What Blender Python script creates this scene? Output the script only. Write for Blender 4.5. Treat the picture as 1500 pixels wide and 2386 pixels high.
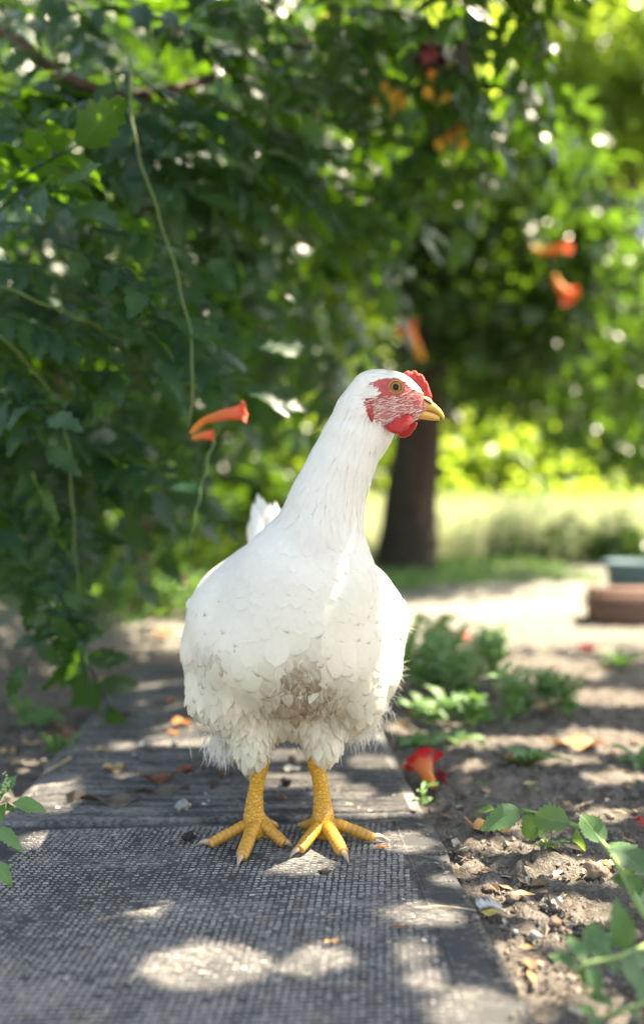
import bpy, bmesh, math, random
import numpy as np
from mathutils import Vector, Matrix

for o in list(bpy.data.objects):
    bpy.data.objects.remove(o, do_unlink=True)
scene = bpy.context.scene
col = scene.collection
R = math.radians
random.seed(7)
rng = np.random.default_rng(7)

# ------------------------------------------------------------------ camera
FPX, CXP, HYP, CAMZ = 2000.0, 750.0, 1177.0, 0.293      # focal length and horizon in photo pixels, eye height
cam = bpy.data.cameras.new('camera')
camo = bpy.data.objects.new('camera', cam)
col.objects.link(camo)
camo.location = (0, 0, CAMZ)
camo.rotation_euler = (R(90), 0, 0)
cam.sensor_fit = 'VERTICAL'
cam.sensor_height = 36.0
cam.lens = 36.0 * FPX / 2386.0
cam.shift_y = -16.0 / 2386.0
cam.clip_start = 0.02
cam.clip_end = 500
cam.dof.use_dof = True
cam.dof.focus_distance = 0.68
cam.dof.aperture_fstop = 2.15
scene.camera = camo

# ------------------------------------------------------------------ light
SUN = Vector((0.50, 0.16, 0.85)).normalized()           # towards the sun
SUN_EL = math.asin(SUN.z)
world = bpy.data.worlds.new('World')
scene.world = world
world.use_nodes = True
wn = world.node_tree
bg = wn.nodes['Background']
sky = wn.nodes.new('ShaderNodeTexSky')
sky.sky_type = 'NISHITA'
sky.sun_disc = False
sky.sun_elevation = SUN_EL
sky.sun_rotation = math.atan2(SUN.x, SUN.y)
sky.air_density = 1.0
sky.dust_density = 2.0
sky.ozone_density = 1.0
wn.links.new(sky.outputs[0], bg.inputs['Color'])
bg.inputs['Strength'].default_value = 0.115
sun = bpy.data.lights.new('sun', 'SUN')
sun.energy = 5.0
sun.angle = R(0.53)
sun.color = (1.0, 0.93, 0.84)
suno = bpy.data.objects.new('sun', sun)
col.objects.link(suno)
suno.rotation_euler = SUN.to_track_quat('Z', 'Y').to_euler()
suno.location = (3, 1, 6)

vs = scene.view_settings
vs.view_transform = 'Standard'
vs.look = 'None'
vs.gamma = 1.0
vs.use_curve_mapping = False
vs.exposure = 2.55
vs.use_white_balance = True
vs.white_balance_temperature = 8100
vs.white_balance_tint = 8
cy = scene.cycles
cy.max_bounces = 7
cy.diffuse_bounces = 3
cy.glossy_bounces = 2
cy.transmission_bounces = 4
cy.transparent_max_bounces = 6
cy.use_denoising = True
cy.sample_clamp_indirect = 6.0
cy.caustics_reflective = False
cy.caustics_refractive = False

# ------------------------------------------------------------------ helpers
def P(px, py, Y):
    return np.array(((px - CXP) / FPX * Y, Y, CAMZ - (py - HYP) / FPX * Y))

def G(px, py, z=0.0):
    return P(px, py, FPX * (CAMZ - z) / (py - HYP))

def unit(v):
    v = np.asarray(v, float)
    return v / max(1e-9, np.linalg.norm(v))

def tag(o, label=None, cat=None, group=None, kind=None):
    if label: o['label'] = label
    if cat: o['category'] = cat
    if group: o['group'] = group
    if kind: o['kind'] = kind
    return o

def empty(name, loc=(0, 0, 0)):
    o = bpy.data.objects.new(name, None)
    o.empty_display_size = 0.02
    col.objects.link(o)
    o.location = tuple(float(c) for c in loc)
    return o

def link(o, parent=None):
    """children are built in world coordinates, so undo the (translation only) parent"""
    col.objects.link(o)
    if parent is not None:
        o.parent = parent
        if parent.type == 'EMPTY':
            o.matrix_parent_inverse = Matrix.Translation(-parent.location)
    return o

def fast_mesh(name, V, F, mats=(), fmat=None, color=None, uv=None, smooth=True):
    """V (n,3); F list of arrays (m,k), or one array; color per vertex; uv per vertex"""
    V = np.asarray(V, np.float32)
    if isinstance(F, np.ndarray): F = [F]
    F = [np.asarray(f, np.int32) for f in F if len(f)]
    me = bpy.data.meshes.new(name)
    me.vertices.add(len(V))
    me.vertices.foreach_set('co', V.ravel())
    loops = np.concatenate([f.ravel() for f in F])
    sizes = np.concatenate([np.full(len(f), f.shape[1], np.int32) for f in F])
    starts = np.concatenate([[0], np.cumsum(sizes)[:-1]]).astype(np.int32)
    me.loops.add(len(loops))
    me.loops.foreach_set('vertex_index', loops)
    me.polygons.add(len(sizes))
    me.polygons.foreach_set('loop_start', starts)
    try:
        me.polygons.foreach_set('loop_total', sizes)
    except Exception:
        pass
    me.polygons.foreach_set('use_smooth', np.full(len(sizes), smooth, bool))
    for m in mats: me.materials.append(m)
    if fmat is not None:
        me.polygons.foreach_set('material_index', np.asarray(fmat, np.int32))
    if color is not None:
        a = me.color_attributes.new('col', 'FLOAT_COLOR', 'POINT')
        c = np.ones((len(V), 4), np.float32)
        c[:, :3] = np.asarray(color, np.float32)[:, :3]
        a.data.foreach_set('color', c.ravel())
    if uv is not None:
        l = me.uv_layers.new(name='UVMap')
        l.data.foreach_set('uv', np.asarray(uv, np.float32)[loops].ravel())
    me.update()
    me.validate()
    return me

def mobj(name, V, F, mat, parent=None, **kw):
    o = bpy.data.objects.new(name, fast_mesh(name, V, F, [mat] if not isinstance(mat, (list, tuple)) else mat, **kw))
    return link(o, parent)

class MB:
    """collects pieces of one mesh"""
    def __init__(self):
        self.V, self.F, self.C, self.U, self.n = [], {}, [], [], 0
    def add(self, V, F, color=(1, 1, 1), uv=None):
        V = np.asarray(V, float)
        if isinstance(F, np.ndarray): F = [F]
        for f in F:
            f = np.asarray(f)
            if len(f): self.F.setdefault(f.shape[1], []).append(f + self.n)
        self.V.append(V)
        c = np.asarray(color, float)
        self.C.append(np.broadcast_to(c, (len(V), 3)) if c.ndim == 1 else c)
        self.U.append(np.zeros((len(V), 2)) if uv is None else np.asarray(uv))
        self.n += len(V)
        return self
    def obj(self, name, mat, parent=None, smooth=True):
        F = [np.concatenate(v) for v in self.F.values()]
        return mobj(name, np.concatenate(self.V), F, mat, parent, color=np.concatenate(self.C), uv=np.concatenate(self.U), smooth=smooth)
    def mesh(self, name, mats, smooth=True):
        F = [np.concatenate(v) for v in self.F.values()]
        return fast_mesh(name, np.concatenate(self.V), F, mats, color=np.concatenate(self.C), uv=np.concatenate(self.U), smooth=smooth)

def tube(path, radii, n=8, cap=True, squash=None, twist=0.0):
    path = np.asarray(path, float)
    radii = np.broadcast_to(np.asarray(radii, float), (len(path),))
    T = np.gradient(path, axis=0)
    T /= np.maximum(1e-9, np.linalg.norm(T, axis=1))[:, None]
    ref = np.array([0, 0, 1.0]) if abs(T[:, 2]).mean() < 0.8 else np.array([0, 1.0, 0])
    V = []
    ang = np.linspace(0, 2 * np.pi, n, endpoint=False) + twist
    for p, t, r in zip(path, T, radii):
        a = unit(np.cross(t, ref)); b = np.cross(a, t)
        sb = 1.0 if squash is None else squash
        V.append(p + r * (np.cos(ang)[:, None] * a + np.sin(ang)[:, None] * b * sb))
    V = np.concatenate(V)
    m = len(path)
    i, j = np.meshgrid(np.arange(m - 1), np.arange(n), indexing='ij')
    F = np.stack([i * n + j, i * n + (j + 1) % n, (i + 1) * n + (j + 1) % n, (i + 1) * n + j], -1).reshape(-1, 4)
    if cap:
        V = np.vstack([V, path[:1], path[-1:]])
        k = m * n
        jj = np.arange(n)
        T0 = np.stack([np.full(n, k), (jj + 1) % n, jj], -1)
        T1 = np.stack([np.full(n, k + 1), (m - 1) * n + jj, (m - 1) * n + (jj + 1) % n], -1)
        return V, [F, np.concatenate([T0, T1])]
    return V, [F]

def spline(pts, n):
    pts = np.asarray(pts, float)
    d = np.concatenate([[0], np.cumsum(np.linalg.norm(np.diff(pts[:, :3], axis=0), axis=1))])
    t = np.linspace(0, d[-1], n)
    # Catmull-Rom through the points
    out = []
    m = np.gradient(pts, d, axis=0)
    for x in t:
        i = min(len(d) - 2, int(np.searchsorted(d, x, 'right') - 1))
        h = d[i + 1] - d[i]; s = (x - d[i]) / h
        out.append((2*s**3 - 3*s**2 + 1)*pts[i] + (s**3 - 2*s**2 + s)*h*m[i] + (-2*s**3 + 3*s**2)*pts[i+1] + (s**3 - s**2)*h*m[i+1])
    return np.array(out)

def vnoise(x, y, scale, seed):
    r = np.random.default_rng(seed)
    T = r.random((256, 256))
    u, v = x * scale, y * scale
    i, j = np.floor(u).astype(int), np.floor(v).astype(int)
    fu, fv = u - i, v - j
    fu = fu * fu * (3 - 2 * fu); fv = fv * fv * (3 - 2 * fv)
    a = T[i % 256, j % 256]; b = T[(i + 1) % 256, j % 256]; c = T[i % 256, (j + 1) % 256]; d = T[(i + 1) % 256, (j + 1) % 256]
    return (a * (1 - fu) + b * fu) * (1 - fv) + (c * (1 - fu) + d * fu) * fv

def frame(a, n):
    """columns: a, b, n with a exact"""
    a = unit(a); b = unit(np.cross(n, a)); return np.stack([a, b, np.cross(a, b)], 1)

def inside(poly, x, y):
    poly = np.asarray(poly, float)
    x = np.asarray(x, float); y = np.asarray(y, float)
    res = np.zeros(x.shape, bool)
    j = len(poly) - 1
    for i in range(len(poly)):
        xi, yi = poly[i]; xj, yj = poly[j]
        c = ((yi > y) != (yj > y)) & (x < (xj - xi) * (y - yi) / (yj - yi + 1e-12) + xi)
        res ^= c
        j = i
    return res

# ------------------------------------------------------------------ materials
def new_mat(name):
    m = bpy.data.materials.new(name)
    m.use_nodes = True
    nt = m.node_tree
    nt.nodes.clear()
    return m, nt, nt.nodes, nt.links

def N(nt, kind, **kw):
    n = nt.nodes.new('ShaderNode' + kind)
    for k, v in kw.items():
        if k in n.inputs: n.inputs[k].default_value = v
        else: setattr(n, k, v)
    return n

def mix_color(nt, fac, a, b, blend='MIX'):
    n = nt.nodes.new('ShaderNodeMix')
    n.data_type = 'RGBA'; n.blend_type = blend
    L = nt.links
    for sock, val in ((n.inputs[0], fac), (n.inputs[6], a), (n.inputs[7], b)):
        if hasattr(val, 'links') or isinstance(val, bpy.types.NodeSocket): L.new(val, sock)
        elif isinstance(val, (tuple, list)): sock.default_value = tuple(val) + ((1,) if len(val) == 3 else ())
        else: sock.default_value = val
    return n.outputs[2]

def ramp(nt, fac, stops):
    n = nt.nodes.new('ShaderNodeValToRGB')
    cr = n.color_ramp
    while len(cr.elements) < len(stops): cr.elements.new(0.5)
    for e, (p, c) in zip(cr.elements, stops):
        e.position = p
        e.color = (c, c, c, 1) if isinstance(c, (int, float)) else tuple(c) + (1,)
    nt.links.new(fac, n.inputs[0])
    return n.outputs[0]

def math_n(nt, op, a, b=0.0, clamp=False):
    n = nt.nodes.new('ShaderNodeMath'); n.operation = op; n.use_clamp = clamp
    for s, v in ((n.inputs[0], a), (n.inputs[1], b)):
        if isinstance(v, bpy.types.NodeSocket): nt.links.new(v, s)
        else: s.default_value = v
    return n.outputs[0]

def noise(nt, scale, detail=3, vec=None, rough=0.55):
    n = N(nt, 'TexNoise', Scale=scale, Detail=detail, Roughness=rough)
    if vec is None:
        g = N(nt, 'NewGeometry'); vec = g.outputs['Position']
    nt.links.new(vec, n.inputs['Vector'])
    return n.outputs[0]

def bump(nt, h, strength=0.5, dist=0.002):
    b = N(nt, 'Bump', Strength=strength, Distance=dist)
    nt.links.new(h, b.inputs['Height'])
    return b.outputs[0]

def out(nt, shader):
    o = N(nt, 'OutputMaterial'); nt.links.new(shader, o.inputs['Surface'])

def leaf_mat(name, c1, c2, trans, amt=0.38, rough=0.42, veins=True, spec=0.5, damage=0.0):
    m, nt, nd, L = new_mat(name)
    info = N(nt, 'ObjectInfo')
    g = N(nt, 'NewGeometry')
    n1 = noise(nt, 9.0, 2)
    n2 = noise(nt, 160.0, 2)
    f = math_n(nt, 'ADD', math_n(nt, 'MULTIPLY', info.outputs['Random'], 0.5), math_n(nt, 'MULTIPLY', n1, 0.6), True)
    base = mix_color(nt, f, c1, c2)
    base = mix_color(nt, math_n(nt, 'MULTIPLY', n2, 0.35), base, (c1[0]*0.6, c1[1]*0.6, c1[2]*0.6))
    h = n2
    if veins:
        uv = N(nt, 'UVMap'); sep = N(nt, 'SeparateXYZ'); L.new(uv.outputs[0], sep.inputs[0])
        av = math_n(nt, 'ABSOLUTE', sep.outputs[1])
        mid = math_n(nt, 'SUBTRACT', 1.0, math_n(nt, 'MULTIPLY', av, 14.0), True)
        w = math_n(nt, 'SUBTRACT', math_n(nt, 'MULTIPLY', sep.outputs[0], 7.0), math_n(nt, 'MULTIPLY', av, 5.0))
        fr = math_n(nt, 'ABSOLUTE', math_n(nt, 'SUBTRACT', math_n(nt, 'FRACT', w), 0.5))
        side = math_n(nt, 'SUBTRACT', 1.0, math_n(nt, 'MULTIPLY', fr, 9.0), True)
        vein = math_n(nt, 'MAXIMUM', mid, math_n(nt, 'MULTIPLY', side, 0.7))
        base = mix_color(nt, math_n(nt, 'MULTIPLY', vein, 0.45), base, (min(1, c2[0]*1.8+.03), min(1, c2[1]*1.5+.03), c2[2]*1.5+.01))
        h = math_n(nt, 'SUBTRACT', h, math_n(nt, 'MULTIPLY', vein, 0.7))
    p = N(nt, 'BsdfPrincipled', Roughness=rough)
    p.inputs['Specular IOR Level'].default_value = spec
    L.new(base, p.inputs['Base Color'])
    L.new(bump(nt, h, 0.35, 0.0015), p.inputs['Normal'])
    t = N(nt, 'BsdfTranslucent'); 
    tc = mix_color(nt, f, trans, (trans[0]*0.75, trans[1]*0.85, trans[2]*0.8))
    L.new(tc, t.inputs['Color'])
    mx = N(nt, 'MixShader'); mx.inputs[0].default_value = amt
    L.new(p.outputs[0], mx.inputs[1]); L.new(t.outputs[0], mx.inputs[2])
    out(nt, mx.outputs[0])
    return m

def col_mat(name, rough=0.8, bscale=None, bstr=0.3, bdist=0.001, spec=0.3, mottle=0.25, mscale=120, trans=0.0, sss=0.0):
    """colour comes from the mesh's own colour attribute"""
    m, nt, nd, L = new_mat(name)
    a = N(nt, 'Attribute', attribute_name='col')
    base = a.outputs['Color']
    nz = noise(nt, mscale, 4)
    base = mix_color(nt, math_n(nt, 'MULTIPLY', ramp(nt, nz, [(0.35, 1.0), (0.62, 0.0)]), mottle), base, mix_color(nt, 1.0, base, (0.45, 0.42, 0.38), 'MULTIPLY'))
    p = N(nt, 'BsdfPrincipled', Roughness=rough)
    p.inputs['Specular IOR Level'].default_value = spec
    L.new(base, p.inputs['Base Color'])
    if sss > 0:
        p.inputs['Subsurface Weight'].default_value = sss
        p.inputs['Subsurface Scale'].default_value = 0.004
        p.inputs['Subsurface Radius'].default_value = (1.0, 0.35, 0.2)
    if bscale:
        L.new(bump(nt, noise(nt, bscale, 4), bstr, bdist), p.inputs['Normal'])
    sh = p.outputs[0]
    if trans > 0:
        t = N(nt, 'BsdfTranslucent'); L.new(base, t.inputs['Color'])
        mx = N(nt, 'MixShader'); mx.inputs[0].default_value = trans
        L.new(sh, mx.inputs[1]); L.new(t.outputs[0], mx.inputs[2]); sh = mx.outputs[0]
    out(nt, sh)
    return m

M = {}
M['vine_leaf'] = leaf_mat('vine_leaf', (0.004, 0.023, 0.013), (0.013, 0.052, 0.032), (0.22, 0.46, 0.016), 0.27, 0.34, spec=0.30)  # bluish tint of the sky's reflection put into the base colour
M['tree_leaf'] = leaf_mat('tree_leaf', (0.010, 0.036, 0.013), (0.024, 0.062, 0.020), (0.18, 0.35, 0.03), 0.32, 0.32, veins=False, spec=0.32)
M['bright_leaf'] = leaf_mat('bright_leaf', (0.060, 0.110, 0.025), (0.115, 0.170, 0.040), (0.52, 0.68, 0.07), 0.55, 0.34, veins=False)  # brightness of sunlit foliage put into the leaf colour
M['creeper_leaf'] = leaf_mat('creeper_leaf', (0.055, 0.130, 0.060), (0.090, 0.180, 0.075), (0.25, 0.42, 0.05), 0.30, 0.48)
M['weed_leaf'] = leaf_mat('weed_leaf', (0.070, 0.170, 0.055), (0.120, 0.240, 0.085), (0.24, 0.44, 0.05), 0.32, 0.5)
M['grass'] = leaf_mat('grass', (0.48, 0.52, 0.30), (0.68, 0.68, 0.54), (0.66, 0.70, 0.45), 0.45, 0.6, veins=False)
M['stem'] = col_mat('stem', 0.6, 300, 0.3, 0.0008, mottle=0.2)
M['bark'] = col_mat('bark', 0.9, 60, 0.9, 0.01, mottle=0.6, mscale=35)
M['dry'] = col_mat('dry', 0.75, 220, 0.6, 0.0012, mottle=0.55, mscale=140, trans=0.15)
M['petal'] = col_mat('petal', 0.5, 200, 0.4, 0.0006, mottle=0.15, mscale=90, trans=0.25)
M['clod'] = col_mat('clod', 0.95, 350, 0.8, 0.0012, mottle=0.5, mscale=300)
M['plain'] = col_mat('plain', 0.7, None, mottle=0.2)
M['skin'] = col_mat('skin', 0.62, 650, 0.9, 0.0010, spec=0.35, mottle=0.40, mscale=300, sss=0.15)
M['toe'] = col_mat('toe', 0.5, 500, 0.4, 0.0006, spec=0.4, mottle=0.5, mscale=240)
M['comb'] = col_mat('comb', 0.55, 800, 1.0, 0.0010, spec=0.35, mottle=0.35, mscale=380, sss=0.15)
M['beak'] = col_mat('beak', 0.38, 500, 0.15, 0.0004, spec=0.5, mottle=0.12, mscale=260)
M['feather'] = col_mat('feather', 0.85, None, spec=0.12, mottle=0.05, mscale=300, trans=0.34)
M['eye'] = col_mat('eye', 0.04, None, spec=0.22, mottle=0.1, mscale=900)

def leg_mat():
    m, nt, nd, L = new_mat('leg_scales')
    a = N(nt, 'Attribute', attribute_name='col')
    g = N(nt, 'NewGeometry')
    mp = N(nt, 'Mapping'); mp.inputs['Scale'].default_value = (1, 1, 1.35)
    L.new(g.outputs['Position'], mp.inputs[0])
    v = N(nt, 'TexVoronoi', Scale=260.0, feature='DISTANCE_TO_EDGE', Randomness=0.75); L.new(mp.outputs[0], v.inputs['Vector'])
    e = ramp(nt, v.outputs['Distance'], [(0.0, 0.0), (0.12, 1.0)])
    nz = noise(nt, 130, 3)
    base = mix_color(nt, math_n(nt, 'MULTIPLY', math_n(nt, 'SUBTRACT', 1.0, e), 0.34), a.outputs['Color'], (0.28, 0.14, 0.02))
    base = mix_color(nt, ramp(nt, nz, [(0.55, 0.0), (0.75, 0.45)]), base, (0.62, 0.50, 0.30))
    p = N(nt, 'BsdfPrincipled', Roughness=0.45)
    p.inputs['Specular IOR Level'].default_value = 0.45
    L.new(base, p.inputs['Base Color'])
    L.new(bump(nt, e, 0.7, 0.0010), p.inputs['Normal'])
    out(nt, p.outputs[0])
    return m
M['leg'] = leg_mat()

def soil_mat():
    m, nt, nd, L = new_mat('soil')
    n1 = noise(nt, 5.0, 5); n2 = noise(nt, 55.0, 6, rough=0.65); n3 = noise(nt, 420.0, 4, rough=0.7); n0 = noise(nt, 0.5, 3)
    c = ramp(nt, n2, [(0.30, (0.072, 0.063, 0.055)), (0.50, (0.190, 0.172, 0.153)), (0.70, (0.305, 0.282, 0.255))])
    c = mix_color(nt, math_n(nt, 'MULTIPLY', ramp(nt, n3, [(0.38, 1.0), (0.55, 0.0)]), 0.62), c, (0.040, 0.034, 0.030))  # dark specks: shade of small pits put into the soil colour
    c = mix_color(nt, math_n(nt, 'MULTIPLY', ramp(nt, n1, [(0.45, 0.0), (0.65, 1.0)]), 0.5), c, (0.28, 0.255, 0.225))
    # a lawn of sparse grass further off
    g = N(nt, 'NewGeometry'); s = N(nt, 'SeparateXYZ'); L.new(g.outputs['Position'], s.inputs[0])
    far = math_n(nt, 'MULTIPLY', ramp(nt, math_n(nt, 'DIVIDE', s.outputs[1], 10.0), [(0.33, 0.0), (0.55, 1.0)]), ramp(nt, n0, [(0.42, 0.0), (0.55, 0.8)]))
    far_pale = ramp(nt, math_n(nt, 'DIVIDE', s.outputs[1], 10.0), [(0.15, 0.0), (0.23, 0.7)])  # soil turns paler with distance
    c = mix_color(nt, far_pale, c, (0.34, 0.335, 0.30))
    c = mix_color(nt, far, c, (0.28, 0.31, 0.16))
    p = N(nt, 'BsdfPrincipled', Roughness=0.95); p.inputs['Specular IOR Level'].default_value = 0.1
    L.new(c, p.inputs['Base Color'])
    h = math_n(nt, 'ADD', math_n(nt, 'MULTIPLY', n2, 0.7), math_n(nt, 'MULTIPLY', n3, 0.5))
    L.new(bump(nt, h, 1.0, 0.012), p.inputs['Normal'])
    out(nt, p.outputs[0])
    return m
M['soil'] = soil_mat()

def rubber_mat(name, dust_bias, streak=False, tops=False):
    m, nt, nd, L = new_mat(name)
    g = N(nt, 'NewGeometry')
    mp = N(nt, 'Mapping'); mp.inputs['Scale'].default_value = (1.0, 7.0 if streak else 1.6, 1)
    L.new(g.outputs['Position'], mp.inputs[0])
    n1 = noise(nt, 14.0, 5, mp.outputs[0], 0.65)
    n2 = noise(nt, 180.0, 4, mp.outputs[0], 0.7)
    n3 = noise(nt, 900.0, 2)
    d = math_n(nt, 'ADD', math_n(nt, 'MULTIPLY', n1, 0.6), math_n(nt, 'MULTIPLY', n2, 0.55))
    d = ramp(nt, d, [(0.52 - dust_bias, 0.0), (0.80 - dust_bias, 1.0)])
    if tops:
        at_ = N(nt, 'Attribute', attribute_name='col'); d = math_n(nt, 'MULTIPLY', d, at_.outputs['Fac'], True)
    dark = mix_color(nt, n3, (0.026, 0.028, 0.031), (0.062, 0.065, 0.068))
    c = mix_color(nt, math_n(nt, 'MULTIPLY', d, 0.8), dark, (0.35, 0.325, 0.30))
    p = N(nt, 'BsdfPrincipled', Roughness=0.8); p.inputs['Specular IOR Level'].default_value = 0.25
    L.new(c, p.inputs['Base Color'])
    L.new(bump(nt, math_n(nt, 'ADD', n2, math_n(nt, 'MULTIPLY', n3, 0.5)), 0.5, 0.0009), p.inputs['Normal'])
    out(nt, p.outputs[0])
    return m
M['mat_base'] = rubber_mat('mat_base', -0.05)
M['mat_pip'] = rubber_mat('mat_pip', 0.26, tops=True)
M['mat_rib'] = rubber_mat('mat_rib', 0.01, True)
M['mat_border'] = rubber_mat('mat_border', 0.03)

# ------------------------------------------------------------------ ground
MAT_Z = 0.008
u_ax = unit((-0.0653, 0.998, 0)); r_ax = np.array((u_ax[1], -u_ax[0], 0))      # along and across the mats
REAR0 = np.array((0.0926, 0.790, 0)); FRONT0 = np.array((0.0965, 0.783, 0))   # their right corners at the seam
MW, ML = 0.381, 0.75

def ground():
    def axis(lo, hi, core_lo, core_hi, step, far_n, far):
        a = np.arange(core_lo, core_hi, step)
        k = np.linspace(0, 1, far_n + 1)[1:]
        right = core_hi + (hi - core_hi) * k ** far
        left = core_lo - (core_lo - lo) * k ** far
        return np.concatenate([left[::-1], a, right])
    xs = axis(-70, 70, -0.75, 1.0, 0.0032, 60, 3.2)
    ys = np.concatenate([np.linspace(-30, 0.3, 20), 0.42 * 1.0045 ** np.arange(480)])
    ys = np.concatenate([ys, np.geomspace(ys[-1] * 1.02, 120, 60)])
    X, Y = np.meshgrid(xs, ys, indexing='ij')
    Z = 0.008 * (vnoise(X, Y, 5, 1) - 0.5) + 0.005 * (vnoise(X, Y, 24, 2) - 0.5) + 0.0055 * (vnoise(X, Y, 85, 3) - 0.5) + 0.0050 * (vnoise(X, Y, 170, 4) - 0.5)
    rough = np.clip(vnoise(X, Y, 9, 14) * 1.6 - .35, .15, 1)
    cl = vnoise(X, Y, 70, 8); Z += 0.009 * rough * np.clip(cl - 0.70, 0, 1) / 0.30
    cl = vnoise(X, Y, 120, 9); Z += 0.006 * rough * np.clip(cl - 0.65, 0, 1) / 0.35
    fade = np.clip((9 - Y) / 6, 0, 1) * np.clip((3 - np.abs(X)) / 1.5, 0, 1)
    Z *= fade
    Z += 0.03 * np.clip((Y - 1.4) / 1.5, 0, 1) * np.clip((X - 0.25) / 0.5, 0, 1) * np.clip((6 - Y) / 3, 0, 1)
    q = np.stack([X - REAR0[0], Y - REAR0[1]], -1)
    a = q @ r_ax[:2]; b = q @ u_ax[:2]
    d = np.maximum(np.maximum(a - 0.004, -MW - a - 0.0), np.maximum(b - ML, -ML - b))
    k = np.clip(1 - d / 0.02, 0, 1)
    Z = Z * (1 - k) + np.where(d < 0, -0.006, np.minimum(Z, 0.002)) * k
    n, m = X.shape
    V = np.stack([X, Y, Z], -1).reshape(-1, 3)
    i, j = np.meshgrid(np.arange(n - 1), np.arange(m - 1), indexing='ij')
    F = np.stack([i*m+j, (i+1)*m+j, (i+1)*m+j+1, i*m+j+1], -1).reshape(-1, 4)
    o = mobj('ground', V, F, M['soil'])
    tag(o, 'dry grey brown soil beside and around the mats', kind='structure')
ground()

# ------------------------------------------------------------------ mats
def mat_slab(name, origin, along0, along1, z0, z1, mat, parent, bulge=0.0):
    """a slab with softened edges; local a across (0 to -MW), b along"""
    na, nb = 40, 60
    A = np.linspace(0, -MW, na); B = np.linspace(along0, along1, nb)
    a, b = np.meshgrid(A, B, indexing='ij')
    wob = 0.0045 * (vnoise(a + 3, b + 5, 16, 5) - 0.5) + .002 * (vnoise(a + 3, b + 5, 60, 15) - .5)
    aa = a + np.where((a == 0) | (a == -MW), wob, 0); bb = b + np.where((b == along0) | (b == along1), wob * 1.3, 0)
    base = np.asarray(origin)
    ztop = z1 + 0.0012 * (vnoise(a + 9, b + 2, 7, 6) - 0.5) + bulge * np.exp(-((b - along0) / 0.05) ** 2) * (0.4 + 0.6 * vnoise(a, b, 9, 12))
    edge = (a == 0) | (a == -MW) | (b == along0) | (b == along1)
    ztop = ztop - np.where(edge, 0.0012, 0)
    top = base + aa[..., None] * r_ax + bb[..., None] * u_ax
    top[..., 2] = ztop
    bot = top.copy(); bot[..., 2] = np.where(edge, ztop - (z1 - z0), z0)
    V = np.concatenate([top.reshape(-1, 3), bot.reshape(-1, 3)])
    n, m = na, nb
    i, j = np.meshgrid(np.arange(n - 1), np.arange(m - 1), indexing='ij')
    F = np.stack([i*m+j, i*m+j+1, (i+1)*m+j+1, (i+1)*m+j], -1).reshape(-1, 4)
    o = n * m
    ring = [i * m for i in range(n)] + [(n-1)*m + j for j in range(1, m)] + [i * m + m - 1 for i in range(n - 2, -1, -1)] + [j for j in range(m - 2, 0, -1)]
    ring = np.array(ring); nx = np.roll(ring, -1)
    S = np.stack([ring, nx, nx + o, ring + o], -1)
    return mobj(name, V, [np.concatenate([F, F[:, ::-1] + o, S])], mat, parent)

front = empty('rubber_mat', FRONT0 - 0.19 * r_ax - 0.3 * u_ax)
tag(front, 'grey rubber mat with a small square grip pattern under the hen', 'mat', 'rubber mats laid end to end')
mat_slab('base', FRONT0, 0.0, -ML, 0.0, MAT_Z, M['mat_base'], front)
# square pips
def pips():
    px_, py_ = 0.0050, 0.0043
    A = np.arange(0.10, -MW - 0.02, -px_); B = np.arange(-0.012, -ML + 0.02, -py_)
    a, b = [q.ravel() for q in np.meshgrid(A, B)]
    a = a + .145 * b
    keep = (a < -0.036) & (a > -MW + .03)
    wear = vnoise(a + 1, b + 1, 11, 21) * 0.6 + vnoise(a, b, 40, 22) * 0.4
    keep &= rng.random(len(a)) > np.clip(1.5 * (0.36 - wear), 0.015, .7)
    a, b, wear = a[keep], b[keep], wear[keep]
    n = len(a)
    a = a + rng.normal(0, 0.00022, n) + 0.0012 * np.sin(b * 9); b = b + rng.normal(0, 0.00022, n)
    hx, hy = 0.00165 + rng.normal(0, 0.00030, n), 0.00085 + rng.normal(0, 0.00020, n)
    h = np.clip(0.0004 + 0.0009 * wear + rng.normal(0, 0.00012, n), 0.0003, None)
    zb = MAT_Z + 0.0012 * (vnoise(a + 9, b + 2, 7, 6) - 0.5) - 0.0006
    sgn = np.array([(-1, -1), (1, -1), (1, 1), (-1, 1)], float)
    V = np.zeros((n, 8, 3))
    for k, (sx, sy) in enumerate(sgn):
        for lvl, (q, zz) in enumerate(((1.22, zb), (0.78, zb + 0.0006 + h))):
            pos = FRONT0 + (a + sx * hx * q)[:, None] * r_ax + (b + sy * hy * q)[:, None] * u_ax
            V[:, lvl * 4 + k] = pos
            V[:, lvl * 4 + k, 2] = zz - (0.0003 if lvl and sy > 0 else 0)
    f = np.array([(4, 5, 6, 7), (0, 1, 5, 4), (1, 2, 6, 5), (2, 3, 7, 6), (3, 0, 4, 7)])
    F = (np.arange(n)[:, None, None] * 8 + f).reshape(-1, 4)
    o = mobj('grip_pattern', V.reshape(-1, 3), F, M['mat_pip'], front, smooth=False, color=np.repeat(np.clip(.35 + .9 * wear + rng.normal(0, .22, n), 0, 1.2), 8)[:, None] * np.ones(3))
    o['kind'] = 'stuff'
    for a0, a1 in ((-0.0325, -0.0305), (-MW + 0.021, -MW + 0.019)):
        q = [FRONT0 + a_ * r_ax + b_ * u_ax + np.array((0, 0, MAT_Z + zz)) for b_ in np.linspace(-0.004, -ML + 0.004, 50) for a_, zz in ((a0, -0.0006), ((a0 + a1) / 2, 0.0009), (a1, -0.0006))]
        V = np.array(q); m = 50
        F = np.array([(i*3+k, i*3+k+1, i*3+k+4, i*3+k+3) for i in range(m-1) for k in range(2)])
        mobj('edge_line', V, F, M['mat_border'], front)
pips()

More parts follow.
